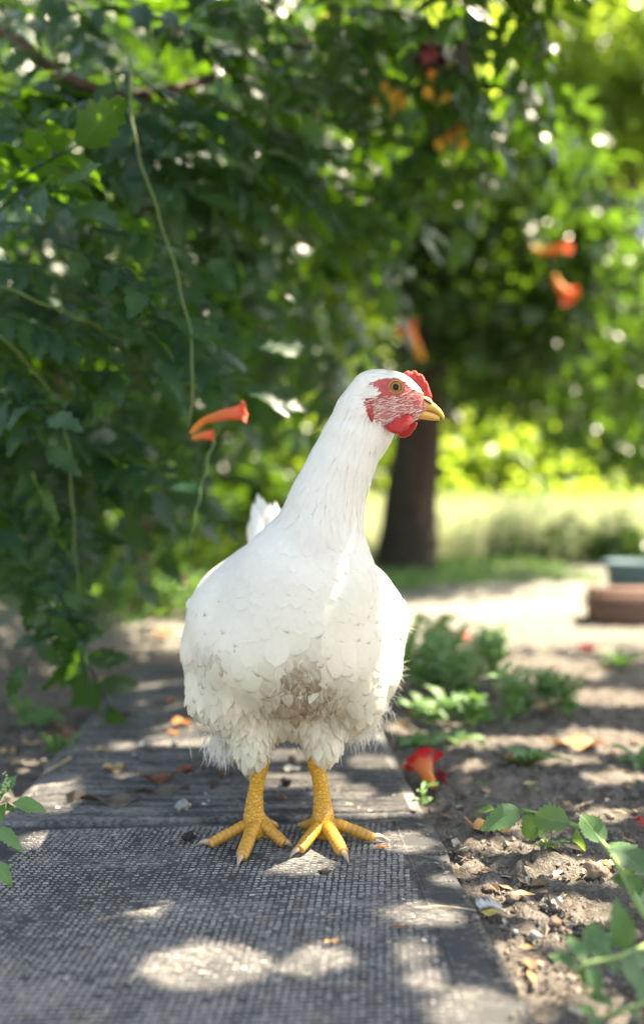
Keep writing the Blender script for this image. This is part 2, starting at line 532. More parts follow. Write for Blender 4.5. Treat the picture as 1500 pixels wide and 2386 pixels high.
rear = empty('rubber_mat', REAR0 - 0.19 * r_ax + 0.3 * u_ax)
tag(rear, 'weathered black rubber mat with fine crosswise ribs strewn with dry leaves', 'mat', 'rubber mats laid end to end')
RZ = 0.0095
mat_slab('base', REAR0, 0.0, ML, 0.0, RZ, M['mat_border'], rear, bulge=0.0010)
def ribs():
    pitch = 0.0036
    B = np.arange(0.006, ML - 0.006, pitch)
    A = np.linspace(-0.010, -MW + 0.010, 60)
    V, F = [], []
    n = len(A)
    for bi, b in enumerate(B):
        hh = 0.0007 + 0.0007 * vnoise(A * 1.0, np.full(n, b), 30, 31)
        hh *= 1 - 0.85 * (vnoise(A, np.full(n, b), 17, 33) > 0.72)
        zb = RZ + 0.0012 * (vnoise(A + 9, np.full(n, b) + 2, 7, 6) - 0.5) + 0.0010 * np.exp(-(b / 0.05) ** 2) * (0.4 + 0.6 * vnoise(A, np.full(n, b), 9, 12))
        w = 0.0005 * (vnoise(A, np.full(n, b), 12, 35) - 0.5)
        for db, dz in ((-0.0013, -0.0008), (-0.0005, None), (0.0005, None), (0.0013, -0.0008)):
            p = REAR0 + A[:, None] * r_ax + (b + db + w)[:, None] * u_ax
            p[:, 2] = zb + (hh if dz is None else dz)
            V.append(p)
        o = bi * 4 * n
        i = np.arange(n - 1)
        for k in range(3):
            F.append(np.stack([o+k*n+i, o+k*n+i+1, o+(k+1)*n+i+1, o+(k+1)*n+i], -1)[:, ::-1])
    o = mobj('ribs', np.concatenate(V), np.concatenate(F), M['mat_rib'], rear, smooth=False)
    o['kind'] = 'stuff'
ribs()

# ------------------------------------------------------------------ the hen
HY0 = 0.73
def build_hen():
    root = empty('hen', G(672, 1960, MAT_Z) * np.array((1, 1, 0)) + np.array((0, 0, MAT_Z)))
    tag(root, 'white hen with red face and yellow legs standing on the mat', 'hen')
    # ---- body: smooth union of ellipsoids (photo x, photo y, depth, radius x px, radius z px, radius y m, tilt deg)
    E = [
        (688, 1440, .775, 220, 196, .098, 0),     # torso
        (715, 1350, .725, 160, 150, .070, 0),     # upper breast
        (700, 1445, .735, 175, 165, .082, 0),     # keel
        (680, 1515, .745, 218, 140, .088, 0),     # lower breast
        (562, 1592, .750, 98, 112, .056, 12),     # thighs
        (806, 1578, .755, 96, 118, .056, -12),
        (594, 1700, .742, 44, 96, .030, 4),       # drumsticks
        (750, 1690, .745, 46, 92, .030, -3),
        (515, 1432, .795, 72, 106, .080, 14),     # folded wings
        (868, 1422, .800, 60, 100, .080, -12),
        (470, 1522, .760, 40, 46, .030, 0),       # tufts at the wing tips
        (480, 1612, .755, 40, 50, .030, 0),
        (905, 1450, .775, 38, 52, .035, 0),
        (893, 1550, .770, 36, 60, .035, 0),
        (665, 1410, .870, 165, 150, .080, 0),     # back
        (690, 1640, .765, 110, 62, .050, 0),      # belly
        (744, 1240, .715, 94, 90, .056, 20),     # neck
        (762, 1165, .705, 84, 80, .044, 25),
        (792, 1090, .697, 76, 75, .036, 25),
        (818, 1025, .690, 68, 70, .029, 25),
        (842, 965, .685, 62, 62, .024, 20),
        (868, 915, .680, 52, 50, .0175, 0),       # head
        (905, 922, .680, 62, 56, .0175, 0),
        (938, 935, .680, 50, 46, .0135, 20),
        (905, 965, .680, 52, 32, .0140, -10),
        (962, 950, .680, 30, 27, .0085, 0),
        (878, 1010, .685, 34, 50, .0140, 25),     # throat
    ]
    C, RR, TH = [], [], []
    for px, py, Y, rx, rz, ry, tl in E:
        C.append(P(px, py, Y)); RR.append((rx * Y / FPX, ry, rz * Y / FPX)); TH.append(R(tl))
    C, RR, TH = np.array(C), np.array(RR), np.array(TH)
    ks = np.array([.016] * len(E)); 
    def sdf(p):
        res = None
        for c, r, t in zip(C, RR, TH):
            q = p - c
            x = q[:, 0] * math.cos(t) - q[:, 2] * math.sin(t); z = q[:, 0] * math.sin(t) + q[:, 2] * math.cos(t)
            q = np.stack([x, q[:, 1], z], -1)
            k0 = np.linalg.norm(q / r, axis=1); k1 = np.linalg.norm(q / r ** 2, axis=1)
            d = k0 * (k0 - 1) / np.maximum(k1, 1e-9)
            if res is None: res = d
            else:
                k = 0.016 - 0.009 * np.clip((p[:, 2] - P(0, 1130, .69)[2]) / .05, 0, 1)
                h = np.clip(0.5 + 0.5 * (res - d) / k, 0, 1)
                res = res * (1 - h) + d * h - k * h * (1 - h)
        return res
    bm = bmesh.new()
    for c, r, t in zip(C, RR, TH):
        mtx = Matrix.Translation(c) @ Matrix.Rotation(t, 4, 'Y') @ Matrix.Diagonal((r[0], r[1], r[2], 1))
        bmesh.ops.create_icosphere(bm, subdivisions=3, radius=1, matrix=mtx)
    me = bpy.data.meshes.new('tmp'); bm.to_mesh(me); bm.free()
    tmp = bpy.data.objects.new('tmp', me); col.objects.link(tmp)
    md = tmp.modifiers.new('r', 'REMESH'); md.mode = 'VOXEL'; md.voxel_size = 0.0020
    dg = bpy.context.evaluated_depsgraph_get()
    ev = tmp.evaluated_get(dg); em = ev.to_mesh()
    V = np.zeros(len(em.vertices) * 3, np.float32); em.vertices.foreach_get('co', V); V = V.reshape(-1, 3).astype(float)
    Fq = [tuple(p.vertices) for p in em.polygons]
    ev.to_mesh_clear(); bpy.data.objects.remove(tmp, do_unlink=True)
    F4 = np.array([f for f in Fq if len(f) == 4]); F3 = np.array([f for f in Fq if len(f) == 3]).reshape(-1, 3)
    def grad(p, e=2e-4):
        g = np.zeros_like(p)
        for k in range(3):
            d = np.zeros(3); d[k] = e
            g[:, k] = sdf(p + d) - sdf(p - d)
        return g / np.maximum(1e-12, np.linalg.norm(g, axis=1))[:, None]
    for it in range(5):
        g = grad(V)
        V -= np.clip(sdf(V), -0.01, 0.01)[:, None] * g * 0.8
    Nn = grad(V)
    # image coordinates of every surface point (position on the bird)
    hx = CXP + V[:, 0] * FPX / .68; hz = HYP - (V[:, 2] - CAMZ) * FPX / .68       # in the plane of the head
    bx = CXP + V[:, 0] * FPX / V[:, 1]; bz = HYP - (V[:, 2] - CAMZ) * FPX / V[:, 1]
    face_poly = [(846, 908), (866, 896), (890, 889), (915, 886), (940, 893), (962, 912), (985, 920), (1000, 940), (985, 975), (962, 985), (940, 992),
                 (915, 1003), (890, 1004), (868, 996), (852, 982), (844, 960), (843, 938), (852, 930), (862, 932), (880, 926), (872, 914), (852, 912)]
    red = inside(face_poly, hx, hz) & (hz < 1012) & (hx > 835)
    neckskin = inside([(862, 1000), (915, 1000), (900, 1030), (880, 1060), (862, 1090), (852, 1090), (860, 1045)], hx, hz) & (Nn[:, 0] > -0.2)
    colr = np.tile(np.array((0.86, 0.84, 0.80)), (len(V), 1))
    nz = vnoise(hx, hz, 0.12, 41)
    colr[neckskin] = np.array((0.66, 0.50, 0.45))
    rc = np.array((0.45, 0.085, 0.075)); rp = np.array((0.54, 0.22, 0.19))
    low = np.clip((hz - 935) / 40, 0, 1)[:, None] * 0.8
    colr[red] = ((rc * (1 - low) + rp * low) * (0.85 + 0.3 * nz[:, None]))[red]
    body = mobj('body', V, [F4, F3], M['skin'], root, color=colr)

    # ---- plumage
    def feather_template(nl=10, nw=7, tipround=0.55, pointed=False, seed=0):
        r = np.random.default_rng(seed)
        t = 1 - (1 - np.linspace(0, 1, nl)) ** 1.5; s = np.linspace(-1, 1, nw)
        if pointed: w = np.sin(np.pi * np.clip(t * 0.86 + 0.12, 0, 1)) ** 0.7
        else: w = np.minimum(1, t * 3 + 0.35) * np.sqrt(np.clip(1 - np.clip((t - tipround) / (1 - tipround), 0, 1) ** 2.0, 0.06, 1))
        V = np.zeros((nl, nw, 3)); U = np.zeros((nl, nw, 2))
        for i in range(nl):
            V[i, :, 0] = t[i] - 0.05 * (np.abs(s) ** 2) * t[i]
            V[i, :, 1] = s * w[i] * 0.5
            V[i, :, 2] = -0.30 * (s * w[i] * 0.5) ** 2
            U[i, :, 0] = t[i]; U[i, :, 1] = s
        i, j = np.meshgrid(np.arange(nl - 1), np.arange(nw - 1), indexing='ij')
        F = np.stack([i*nw+j, (i+1)*nw+j, (i+1)*nw+j+1, i*nw+j+1], -1).reshape(-1, 4)
        return V.reshape(-1, 3), F, U.reshape(-1, 2)
    def thin(idx, spacing):
        """greedy blue-noise picking with spacing per candidate"""
        cells = {}
        keep = []
        for i in idx:
            sp = spacing[i]; p = V[i]; c = 0.004
            k = tuple((p // c).astype(int)); rr = int(sp / c) + 1; ok = True
            for a in range(-rr, rr + 1):
                for b in range(-rr, rr + 1):
                    for d in range(-rr, rr + 1):
                        for q in cells.get((k[0]+a, k[1]+b, k[2]+d), ()):
                            if (p[0]-q[0])**2 + (p[1]-q[1])**2 + (p[2]-q[2])**2 < sp*sp: ok = False; break
                        if not ok: break
                    if not ok: break
                if not ok: break
            if ok:
                keep.append(i); cells.setdefault(k, []).append(p)
        return np.array(keep)
    jz = bz + 70 * (vnoise(bx, bz, .03, 51) - .5) + 22 * (rng.random(len(V)) - .5)
    head = (bz < 1015) & (bx > 825)
    neck = (bz < 1235) & ~head
    breast = (bz >= 1235) & (jz < 1510)
    lower = (bz >= 1235) & (jz >= 1510) & (jz < 1645)
    thigh = (bz >= 1235) & (jz >= 1645)
    Lw = np.select([head, neck, breast, lower, thigh], [.0022, .0045, .0135, .0160, .0080])
    Ln = np.select([head, neck, breast, lower, thigh], [.0065, .0210, .0240, .0280, .0200])
    k = np.clip((bz - 1150) / 130, 0, 1)
    mid = (bz > 1150) & (bz < 1280) & ~head
    Lw = np.where(mid, .0045 * (1 - k) + .0135 * k, Lw); Ln = np.where(mid, .021 * (1 - k) + .024 * k, Ln)
    kk = np.clip((bz - 930) / 150, 0, 1)
    Lw = np.where(bz < 1080, .0022 * (1 - kk) + .0045 * kk, Lw); Ln = np.where(bz < 1080, .0065 * (1 - kk) + .0210 * kk, Ln)
    side = np.clip((np.abs(bx - 690) - 150) / 60, 0, 1) * (bz > 1280) * (bz < 1500)
    Lw = Lw * (1 - 0.35 * side)
    sp = Lw * np.select([head, neck, breast, lower, thigh], [.75, .80, .56, .56, .55])
    # flow: down the neck, then down, outwards and back over the body
    axis_n = unit(P(735, 1270, .715) - P(850, 950, .68))
    fl = np.zeros_like(V)
    cx = (bx - 690) / 260
    fl[:, 0] = 0.35 * cx; fl[:, 1] = 0.35; fl[:, 2] = -1
    wN = np.clip((1290 - bz) / 120, 0, 1)[:, None]
    fl = fl * (1 - wN) + axis_n * wN
    hd = np.array((-1.0, 0, -0.35)); wH = np.clip((985 - bz) / 60, 0, 1)[:, None] * head[:, None]
    fl = fl * (1 - wH) + hd * wH
    fl -= (fl * Nn).sum(1)[:, None] * Nn
    fl /= np.maximum(1e-6, np.linalg.norm(fl, axis=1))[:, None]
    perm = rng.permutation(len(V))
    perm = perm[~red[perm]]
    pick = thin(perm, sp)
    T = {'b': [feather_template(seed=s, tipround=0.68) for s in range(5)], 'n': [feather_template(6, 3, pointed=True, seed=s) for s in range(4)]}
    def dirt(px_, py_):
        d = 1.15 * np.exp(-(((px_ - 705) / 75) ** 2 + ((py_ - 1615) / 70) ** 2))
        d += 0.60 * np.exp(-(((px_ - 715) / 34) ** 2 + ((py_ - 1545) / 60) ** 2))
        d += 0.55 * np.exp(-(((px_ - 500) / 48) ** 2 + ((py_ - 1530) / 30) ** 2))
        d += 0.30 * np.exp(-(((px_ - 800) / 50) ** 2 + ((py_ - 1640) / 40) ** 2))
        return d
    def plume(sel, name, kind, lift, parent=root):
        mb = MB(); want = []
        for i in sel:
            tv, tf, tu = random.choice(T[kind])
            f = fl[i] + rng.normal(0, 0.10, 3); nrm = Nn[i]
            f = unit(f - (f @ nrm) * nrm)
            l = Ln[i] * random.uniform(0.8, 1.25); w = Lw[i] * random.uniform(0.75, 1.3)
            b = np.cross(nrm, f)
            loc = tv.copy()
            x = loc[:, 0]
            lf = lift * random.uniform(0.5, 1.6)
            # the vane follows the curve of the body (settled on it below), its tip slightly raised
            pos = V[i] + np.outer((x - 0.35) * l, f) + np.outer(w * loc[:, 1], b)
            want.append(0.0003 + lf * x ** 1.2 * (1 - .30 * (2 * loc[:, 1]) ** 2) + 0.0002 * random.random())
            d = dirt(bx[i], bz[i])
            base = np.array((0.92, 0.89, 0.83))
            yel = np.clip((bz[i] - 1280) / 300, 0, 1) * 0.75 + 0.12 * random.random()
            base = base * (1 - yel) + np.array((0.92, 0.84, 0.66)) * yel
            base = base * random.uniform(0.985, 1.015)
            c = np.tile(base, (len(pos), 1))
            if d > 0.04:
                dd = np.clip(d * random.uniform(0.35, 1.2), 0, 0.85)
                st = np.clip(dd * (0.35 + 0.9 * tu[:, 0]) * (0.55 + 0.75 * rng.random(len(pos))), 0, .85)[:, None]
                c = c * (1 - st) + np.array((0.34, 0.23, 0.12)) * random.uniform(.7, 1.3) * st
            if bz[i] > 1300 and random.random() < (0.03 + 0.12 * (bz[i] > 1380) + 0.35 * (bz[i] > 1470)):
                e = np.clip((tu[:, 0] - 0.88) / 0.1, 0, 1) * (np.abs(tu[:, 1] - random.uniform(-.4, .4)) < 0.75) * random.uniform(0.25, 0.75)
                c = c * (1 - e[:, None]) + np.array((0.25, 0.19, 0.11)) * e[:, None]
            c = c * (0.98 + 0.02 * tu[:, :1])
            mb.add(pos, tf, np.clip(c, 0, 1), tu)
        A = np.concatenate(mb.V); W = np.concatenate(want)
        for _ in range(2): A = A + (W - sdf(A))[:, None] * grad(A)
        mb.V = [A]
        o = mb.obj(name, M['feather'], parent)
        o['kind'] = 'stuff'
        return o
    pk = pick
    plume(pk[head[pk]], 'crown_feathers', 'n', .0005)
    plume(pk[neck[pk]], 'neck_feathers', 'n', .0005)
    plume(pk[breast[pk]], 'breast_feathers', 'b', .0005)
    plume(pk[lower[pk]], 'belly_feathers', 'b', .0012)
    plume(pk[thigh[pk]], 'thigh_feathers', 'n', .0030)

    # ---- loose downy fringe
    def strands(pts, dirs, lens, name, width=.00035, colr_=(0.84, 0.81, 0.74)):
        mb = MB()
        for p, d, l in zip(pts, dirs, lens):
            sdir = unit(np.cross(d, (0.2, 1, 0.1)) + rng.normal(0, .15, 3)) * width
            c = rng.normal(0, 0.20, 3) * l
            q0, q1, q2 = p, p + d * l * 0.55 + c * 0.3, p + d * l + c
            mb.add([q0 - sdir, q0 + sdir, q1 - sdir * .8, q1 + sdir * .8, q2], [np.array([(0, 1, 3, 2)]), np.array([(2, 3, 4)])], colr_)
        o = mb.obj(name, M['feather'], root); o['kind'] = 'stuff'
    pts, dirs, lens = [], [], []
    for (cx_, cy_, Y, sx, sy, n, l, dx) in ((525, 1722, .765, 40, 22, 420, .017, -.1), (830, 1672, .775, 48, 26, 520, .020, .12), (590, 1742, .735, 34, 16, 140, .010, 0.), (755, 1722, .738, 38, 18, 140, .010, 0.),
                                            (455, 1485, .775, 26, 14, 90, .009, -.5), (920, 1440, .785, 18, 30, 90, .010, .7), (912, 1560, .775, 18, 40, 110, .011, .5), (690, 1680, .745, 70, 14, 200, .012, 0.), (880, 1630, .775, 20, 30, 120, .012, .4)):
        for _ in range(n):
            pts.append(P(cx_ + random.gauss(0, sx * .6), cy_ + random.gauss(0, sy * .6), Y + random.uniform(-.02, .015)))
            dirs.append(unit((dx + random.gauss(0, .22), random.gauss(-.1, .25), -1 if abs(dx) < .4 else random.gauss(-.4, .5))))
            lens.append(l * random.uniform(0.5, 1.2))
    strands(pts, dirs, lens, 'down')
    # soiled, matted wisps low on the breast
    di = np.where((np.exp(-(((bx - 705) / 85) ** 2 + ((bz - 1615) / 75) ** 2)) > .3) & (Nn[:, 1] < -.2))[0]
    for nm, cnt, cc in (('soiled_wisps', 150, (0.50, 0.40, 0.27)), ('cream_wisps', 260, (0.86, 0.80, 0.66))):
        ii = rng.choice(di, cnt)
        strands([V[i] + Nn[i] * rng.uniform(.0005, .002) for i in ii], [unit(fl[i] + Nn[i] * rng.uniform(-.05, .12) + rng.normal(0, .35, 3)) for i in ii], rng.uniform(.004, .010, cnt), nm, .00022, cc)
    # bare-ish face bristles
    ri = np.where(red & (np.abs(Nn[:, 1]) > 0.3))[0]
    lowface = (hz[ri] > 930) | (((hx[ri] - 945) ** 2 + (hz[ri] - 900) ** 2) < 32 ** 2)
    ri = ri[lowface]
    ri = ri[((hx[ri] - 917) ** 2 + (hz[ri] - 909) ** 2) > 21 ** 2]
    ri = rng.choice(ri, min(1900, len(ri) * 3))
    strands([V[i] + rng.normal(0, .0006, 3) for i in ri], [unit(np.array((-1, 0, -.28)) + Nn[i] * .22 + rng.normal(0, .12, 3)) for i in ri], rng.uniform(.003, .0062, len(ri)), 'face_bristles', .00017, (0.80, 0.68, 0.62))

    # ---- larger single feathers: tail, wing tips, a few lifted ones
    def big_feather(b, t, width, nrm, name, parent=root, c=(0.89, 0.88, 0.85), bend=0.08):
        b, t = np.asarray(b), np.asarray(t)
        tv, tf, tu = feather_template(10, 5, tipround=0.6, seed=random.randint(0, 99))
        a = t - b; l = np.linalg.norm(a); fr = frame(a, nrm)
        pos = tv.copy(); pos[:, 2] = (pos[:, 2] + bend * np.sin(pos[:, 0] * np.pi)) * l
        pos[:, 0] *= l; pos[:, 1] *= width
        return mobj(name, b + pos @ fr.T, tf, M['feather'], parent, color=np.tile(np.array(c), (len(pos), 1)), uv=tu)
    for b, t, w in ((( 612, 1300), (590, 1172), 20), ((628, 1300), (600, 1150), 20), ((634, 1300), (612, 1160), 18), ((640, 1300), (628, 1172), 20), ((655, 1300), (641, 1168), 18), ((600, 1310), (583, 1212), 20), ((606, 1300), (594, 1190), 18)):
        Y = random.uniform(.93, .97)
        big_feather(P(*b, Y - .05), P(*t, Y), w * Y / FPX * 1.3, (0.2, -1, 0.2), 'tail_feather')
    for b, t, Y, w in (((900, 1400), (946, 1425), .775, 44), ((905, 1420), (950, 1448), .77, 46), ((905, 1450), (948, 1476), .765, 44), ((895, 1480), (940, 1520), .765, 50), ((890, 1530), (934, 1572), .76, 50),
                       ((885, 1560), (922, 1605), .76, 46), ((850, 1590), (893, 1665), .765, 70), ((835, 1610), (868, 1700), .765, 60),
                       ((470, 1490), (424, 1492), .762, 44), ((475, 1510), (428, 1530), .758, 50), ((480, 1580), (438, 1605), .755, 46), ((470, 1450), (438, 1462), .78, 46), ((470, 1400), (437, 1425), .79, 46)):
        big_feather(P(*b, Y), P(*t, Y), w * Y / FPX, (0.25 if b[0] > 690 else -0.25, -1, 0.2), 'wing_feather')
    for b, t, Y, w in (((725, 1480), (745, 1560), .664, 44), ((735, 1500), (770, 1575), .666, 36), ((760, 1540), (720, 1640), .668, 30), ((690, 1560), (700, 1630), .668, 34)):
        big_feather(P(*b, Y), P(*t, Y - .004), w * Y / FPX, (0, -1, 0.15), 'breast_feather', c=(0.72, 0.65, 0.52), bend=0.03)

    # ---- soft flat organs: comb, wattles, ear lobe
    def pillow(outline, Y, thick, name, c, parent=root, mat=M['comb'], lean=(0, 0, 0)):
        pts = np.array([P(x, y, .68) for x, y in outline]); pts[:, 1] = Y
        n = len(pts)
        ctr = pts.mean(0)
        rings = []
        for s, q in ((1.0, 0.0), (0.93, 0.55), (0.75, 0.9), (0.4, 1.0)):
            rings.append((s, q))
        V_, idx = [], []
        for s, q in rings: V_.append(ctr + (pts - ctr) * s + np.array((0, -thick * q, 0)))
        for s, q in rings[1:]: V_.append(ctr + (pts - ctr) * s + np.array((0, thick * q, 0)))
        V_ += [ctr[None] - np.array([[0, thick, 0]]), ctr[None] + np.array([[0, thick, 0]])]
        V_ = np.concatenate(V_); j = np.arange(n); k = (j + 1) % n
        F_ = []
        for a, b in ((0, 1), (1, 2), (2, 3)): F_.append(np.stack([a*n+j, a*n+k, b*n+k, b*n+j], -1))
        for a, b in ((0, 4), (4, 5), (5, 6)): F_.append(np.stack([a*n+j, b*n+j, b*n+k, a*n+k], -1))
        T_ = np.concatenate([np.stack([3*n+j, 3*n+k, np.full(n, 7*n)], -1), np.stack([6*n+k, 6*n+j, np.full(n, 7*n+1)], -1)])
        sh = np.asarray(lean)
        V_ = V_ + (V_ - ctr)[:, [2]] * sh
        return mobj(name, V_, [np.concatenate(F_), T_], mat, parent, color=np.tile(np.array(c), (len(V_), 1)))
    comb = pillow([(936, 876), (942, 867), (950, 863), (957, 867), (961, 863), (969, 864), (974, 871), (979, 870), (983, 878), (988, 878), (990, 886), (996, 893), (1000, 905), (1006, 922), (1004, 936), (992, 934), (982, 922), (970, 905), (955, 888)],
                  .680, .0030, 'comb', (0.44, 0.034, 0.026))
    for i, (x, y) in enumerate(((947, 871), (965, 870), (979, 877), (989, 893))):
        pillow([(x - 5, y + 12), (x - 5, y + 2), (x - 1, y - 5), (x + 4, y - 4), (x + 7, y + 4), (x + 6, y + 14)], .680 - .0012, .0026, 'comb_point', (0.46, 0.040, 0.03), comb)
    pillow([(893, 998), (905, 985), (922, 974), (945, 967), (958, 968), (956, 985), (946, 1003), (930, 1014), (916, 1015), (902, 1008)], .680 - .0125, .0028, 'wattle', (0.46, 0.024, 0.022), lean=(0, .25, 0))
    pillow([(928, 1012), (945, 992), (962, 980), (974, 983), (970, 996), (958, 1012), (944, 1019), (933, 1018)], .680 + .007, .0028, 'wattle', (0.45, 0.024, 0.022), lean=(0, -.2, 0))
    pillow([(844, 935), (852, 930), (863, 938), (866, 955), (868, 975), (864, 990), (856, 980), (847, 968), (843, 950)], .680 - .0165, .0024, 'ear_lobe', (0.40, 0.035, 0.03), lean=(0, .1, 0))
    # white tuft over the ear
    mb = MB()
    for _ in range(110):
        p = P(870 + random.gauss(0, 9), 916 + random.gauss(0, 6), .68) ; p[1] = .680 - .0165 + random.uniform(-.0015, .001)
        d = unit((-1, -.25, -.3) + rng.normal(0, .25, 3)); s_ = np.array((.0, 0, .0006)); l = random.uniform(.004, .008)
        mb.add([p - s_, p + s_, p + d * l], np.array([(0, 1, 2)]), (0.86, 0.84, 0.80))
    o = mb.obj('ear_tuft', M['feather'], root); o['kind'] = 'stuff'

    # ---- beak
    def loft(st, name, colf, parent=root, n=14, power=0.8):
        V_, c_ = [], []
        ang = np.linspace(0, 2 * np.pi, n, endpoint=False)
        for px, top, bot, hw in st:
            a, b = P(px, top, .68), P(px, bot, .68); c0 = (a + b) / 2; h = (a[2] - b[2]) / 2
            sn, cs = np.sin(ang), np.cos(ang)
            V_.append(np.stack([np.full(n, c0[0]), .68 + hw * np.sign(cs) * np.abs(cs) ** power, c0[2] + h * np.sign(sn) * np.abs(sn) ** power], -1))
            c_.append(np.tile(colf(px), (n, 1)))
        m = len(st)
        V_ = np.concatenate(V_); c_ = np.concatenate(c_)
        i, j = np.meshgrid(np.arange(m - 1), np.arange(n), indexing='ij')
        F_ = np.stack([i*n+j, (i+1)*n+j, (i+1)*n+(j+1)%n, i*n+(j+1)%n], -1).reshape(-1, 4)
        return mobj(name, V_, [F_, np.arange(n)[None, ::-1], (np.arange(n) + (m-1)*n)[None]], M['beak'], parent, color=c_)
    def bc(px):
        t = np.clip((px - 955) / 75, 0, 1)
        return np.array((0.62, 0.30, 0.10)) * (1 - t) + np.array((0.66, 0.42, 0.09)) * t
    def dense(st, m=22):
        st = np.array(st, float); x = np.linspace(st[0, 0], st[-1, 0], m)
        return [(a,) + tuple(np.interp(a, st[:, 0], st[:, k]) for k in (1, 2, 3)) for a in x]
    st_up = [(950, 944, 957, .0076), (966, 931, 958, .0082), (980, 926, 958, .0080), (992, 928, 959, .0070), (1004, 935, 960, .0058), (1016, 944, 964, .0045), (1026, 954, 971, .0032), (1032, 963, 977, .0018), (1035, 970, 979, .0006)]
    up = loft(dense(st_up), 'upper_beak', bc)
    loft(dense([(945, 955, 974, .0072), (965, 956, 976, .0072), (985, 957, 977, .0062), (1000, 959, 979, .0048), (1012, 963, 980, .0033), (1024, 970, 980, .0012)]), 'lower_beak', lambda p: bc(p) * np.array((1.0, .95, .8)))
    # nostril: a dark slit under a raised flap
    def blob(c, r, name, parent, color, mat, rot=0.0, sub=2):
        bm = bmesh.new(); bmesh.ops.create_icosphere(bm, subdivisions=sub, radius=1, matrix=Matrix.Translation(c) @ Matrix.Rotation(rot, 4, 'Y') @ Matrix.Diagonal((*r, 1)))
        v = np.array([q.co[:] for q in bm.verts]); f = np.array([[w.index for w in q.verts] for q in bm.faces]); bm.free()
        return mobj(name, v, f, mat, parent, color=np.tile(np.array(color), (len(v), 1)))
    q = P(991, 936, .68); q[1] = .68 - .0062
    blob(q, (.0052, .0016, .0030), 'nostril_flap', up, (0.62, 0.36, 0.18), M['beak'], R(25))
    q = P(992, 938, .68); q[1] = .68 - .0078
    blob(q, (.0036, .0005, .0008), 'nostril', up, (0.012, 0.008, 0.006), M['plain'], R(32))

    # ---- eyes (one each side), lids as rings
    for sgn in (-1, 1):
        c = P(917, 909, .68); c[1] = .68 + sgn * .0170
        ball = blob(c - np.array((0, sgn * .0030, 0)), (.0050, .0046, .0050), 'eye', root, (0.42, 0.24, 0.06), M['eye'], 0, 3)
        v = ball.data
        a = v.color_attributes['col']; co = np.array([q.co[:] for q in v.vertices]); d = np.hypot(co[:, 0] - c[0], co[:, 2] - c[2])
        cc = np.ones((len(co), 4)); cc[:, :3] = np.where(d[:, None] < .0044, np.array((0.50, 0.27, 0.06)) * (0.45 + 0.6 * np.clip(d / .0044, 0, 1))[:, None], (0.06, 0.03, 0.015))
        a.data.foreach_set('color', cc.astype(np.float32).ravel())
        blob(c + np.array((0, sgn * .00125, 0)), (.0026, .0005, .0026), 'pupil', ball, (0.004, 0.004, 0.004), M['eye'], 0, 3)
        ang = np.linspace(0, 2 * np.pi, 33)[:-1]
        for rr, tr, yy, cl, nm in ((.0052, .0006, .0006, (0.46, 0.24, 0.10), 'eyelid'), (.0062, .0009, -.0006, (0.46, 0.10, 0.08), 'eye_rim')):
            pth = np.stack([c[0] + rr * 1.04 * np.cos(ang), np.full(32, c[1] + sgn * yy), c[2] + rr * 0.95 * np.sin(ang)], -1)
            V_, n_ = [], 8
            for k in range(32):
                rad = unit(pth[k] - c) if yy == 0 else unit((pth[k] - c) * np.array((1, 0, 1)))
                for w in np.linspace(0, 2*np.pi, n_, endpoint=False): V_.append(pth[k] + tr * (np.cos(w) * rad + np.sin(w) * np.array((0, 1, 0))))
            F_ = np.array([(k*n_+j, ((k+1)%32)*n_+j, ((k+1)%32)*n_+(j+1)%n_, k*n_+(j+1)%n_) for k in range(32) for j in range(n_)])
            mobj(nm, np.array(V_), F_, M['skin'], ball, color=np.tile(np.array(cl), (len(V_), 1)))

    # ---- legs
    yl = np.array((0.68, 0.33, 0.028)); yd = np.array((0.52, 0.25, 0.035)); claw_c = np.array((0.55, 0.42, 0.30))
    def leg(shank, ank, toes):
        pth = spline(np.array([P(x, y, Y) for x, y, Y, w in shank]), 40)
        ws = np.interp(np.linspace(0, 1, 40), np.linspace(0, 1, len(shank)), [w for *_, w in shank]) * .5 * HY0 / FPX
        ws = ws * (1 + 0.03 * np.sin(np.arange(40) * 1.9))
        v, f = tube(pth, ws, 20, squash=1.15)
        tt = np.linspace(0, 1, 40).repeat(20); tt = np.concatenate([tt, [0, 1]])
        c = yl * (1 - 0.3 * tt[:, None]) + yd * 0.3 * tt[:, None]
        L_ = mobj('leg', v, f, M['leg'], root, color=c)
        for tx, ty, w, cx_, cy_, hind in toes:
            tip = G(tx, ty, MAT_Z + .005)
            base = np.array(P(*ank))
            if hind: base = base + np.array((0, .008, -.004))
            base[2] = min(base[2], MAT_Z + .017)
            mid_ = base * .45 + tip * .55; mid_[2] = MAT_Z + (.0115 if not hind else .010)
            q1 = base * .72 + tip * .28; q1[2] = MAT_Z + .0145
            tip2 = tip.copy(); tip2[2] = MAT_Z + .0052
            n = 46
            pt = spline([base, q1, mid_, tip2], n)
            s = np.linspace(0, 1, n)
            r0 = w * .5 * HY0 / FPX
            rad = r0 * (1.25 - 0.42 * s) * (1 + 0.085 * np.abs(np.sin(s * np.pi * 11)) + 0.06 * np.sin(s * np.pi * 3 + .5))
            rad[-2:] *= (.86, .55)
            v, f = tube(pt, rad, 14)
            v[:, 2] = np.maximum(v[:, 2], MAT_Z + .0006)
            c = np.tile(yl * .55 + yd * .45, (len(v), 1)); ss = np.concatenate([s.repeat(14), [0, 1]])[:, None]
            groove = np.abs(np.sin(ss * np.pi * 11)) ** .5
            c = c * (0.50 + 0.50 * groove); c = c * (1 - .25 * ss) + np.array((0.50, 0.30, 0.12)) * .25 * ss
            t_ = mobj('toe', v, f, M['toe'], L_, color=c)
            ctip = G(cx_, cy_, MAT_Z + .0012)
            dd = unit(pt[-1] - pt[-6])
            st_ = pt[-1] - dd * .004; st_[2] = MAT_Z + .006
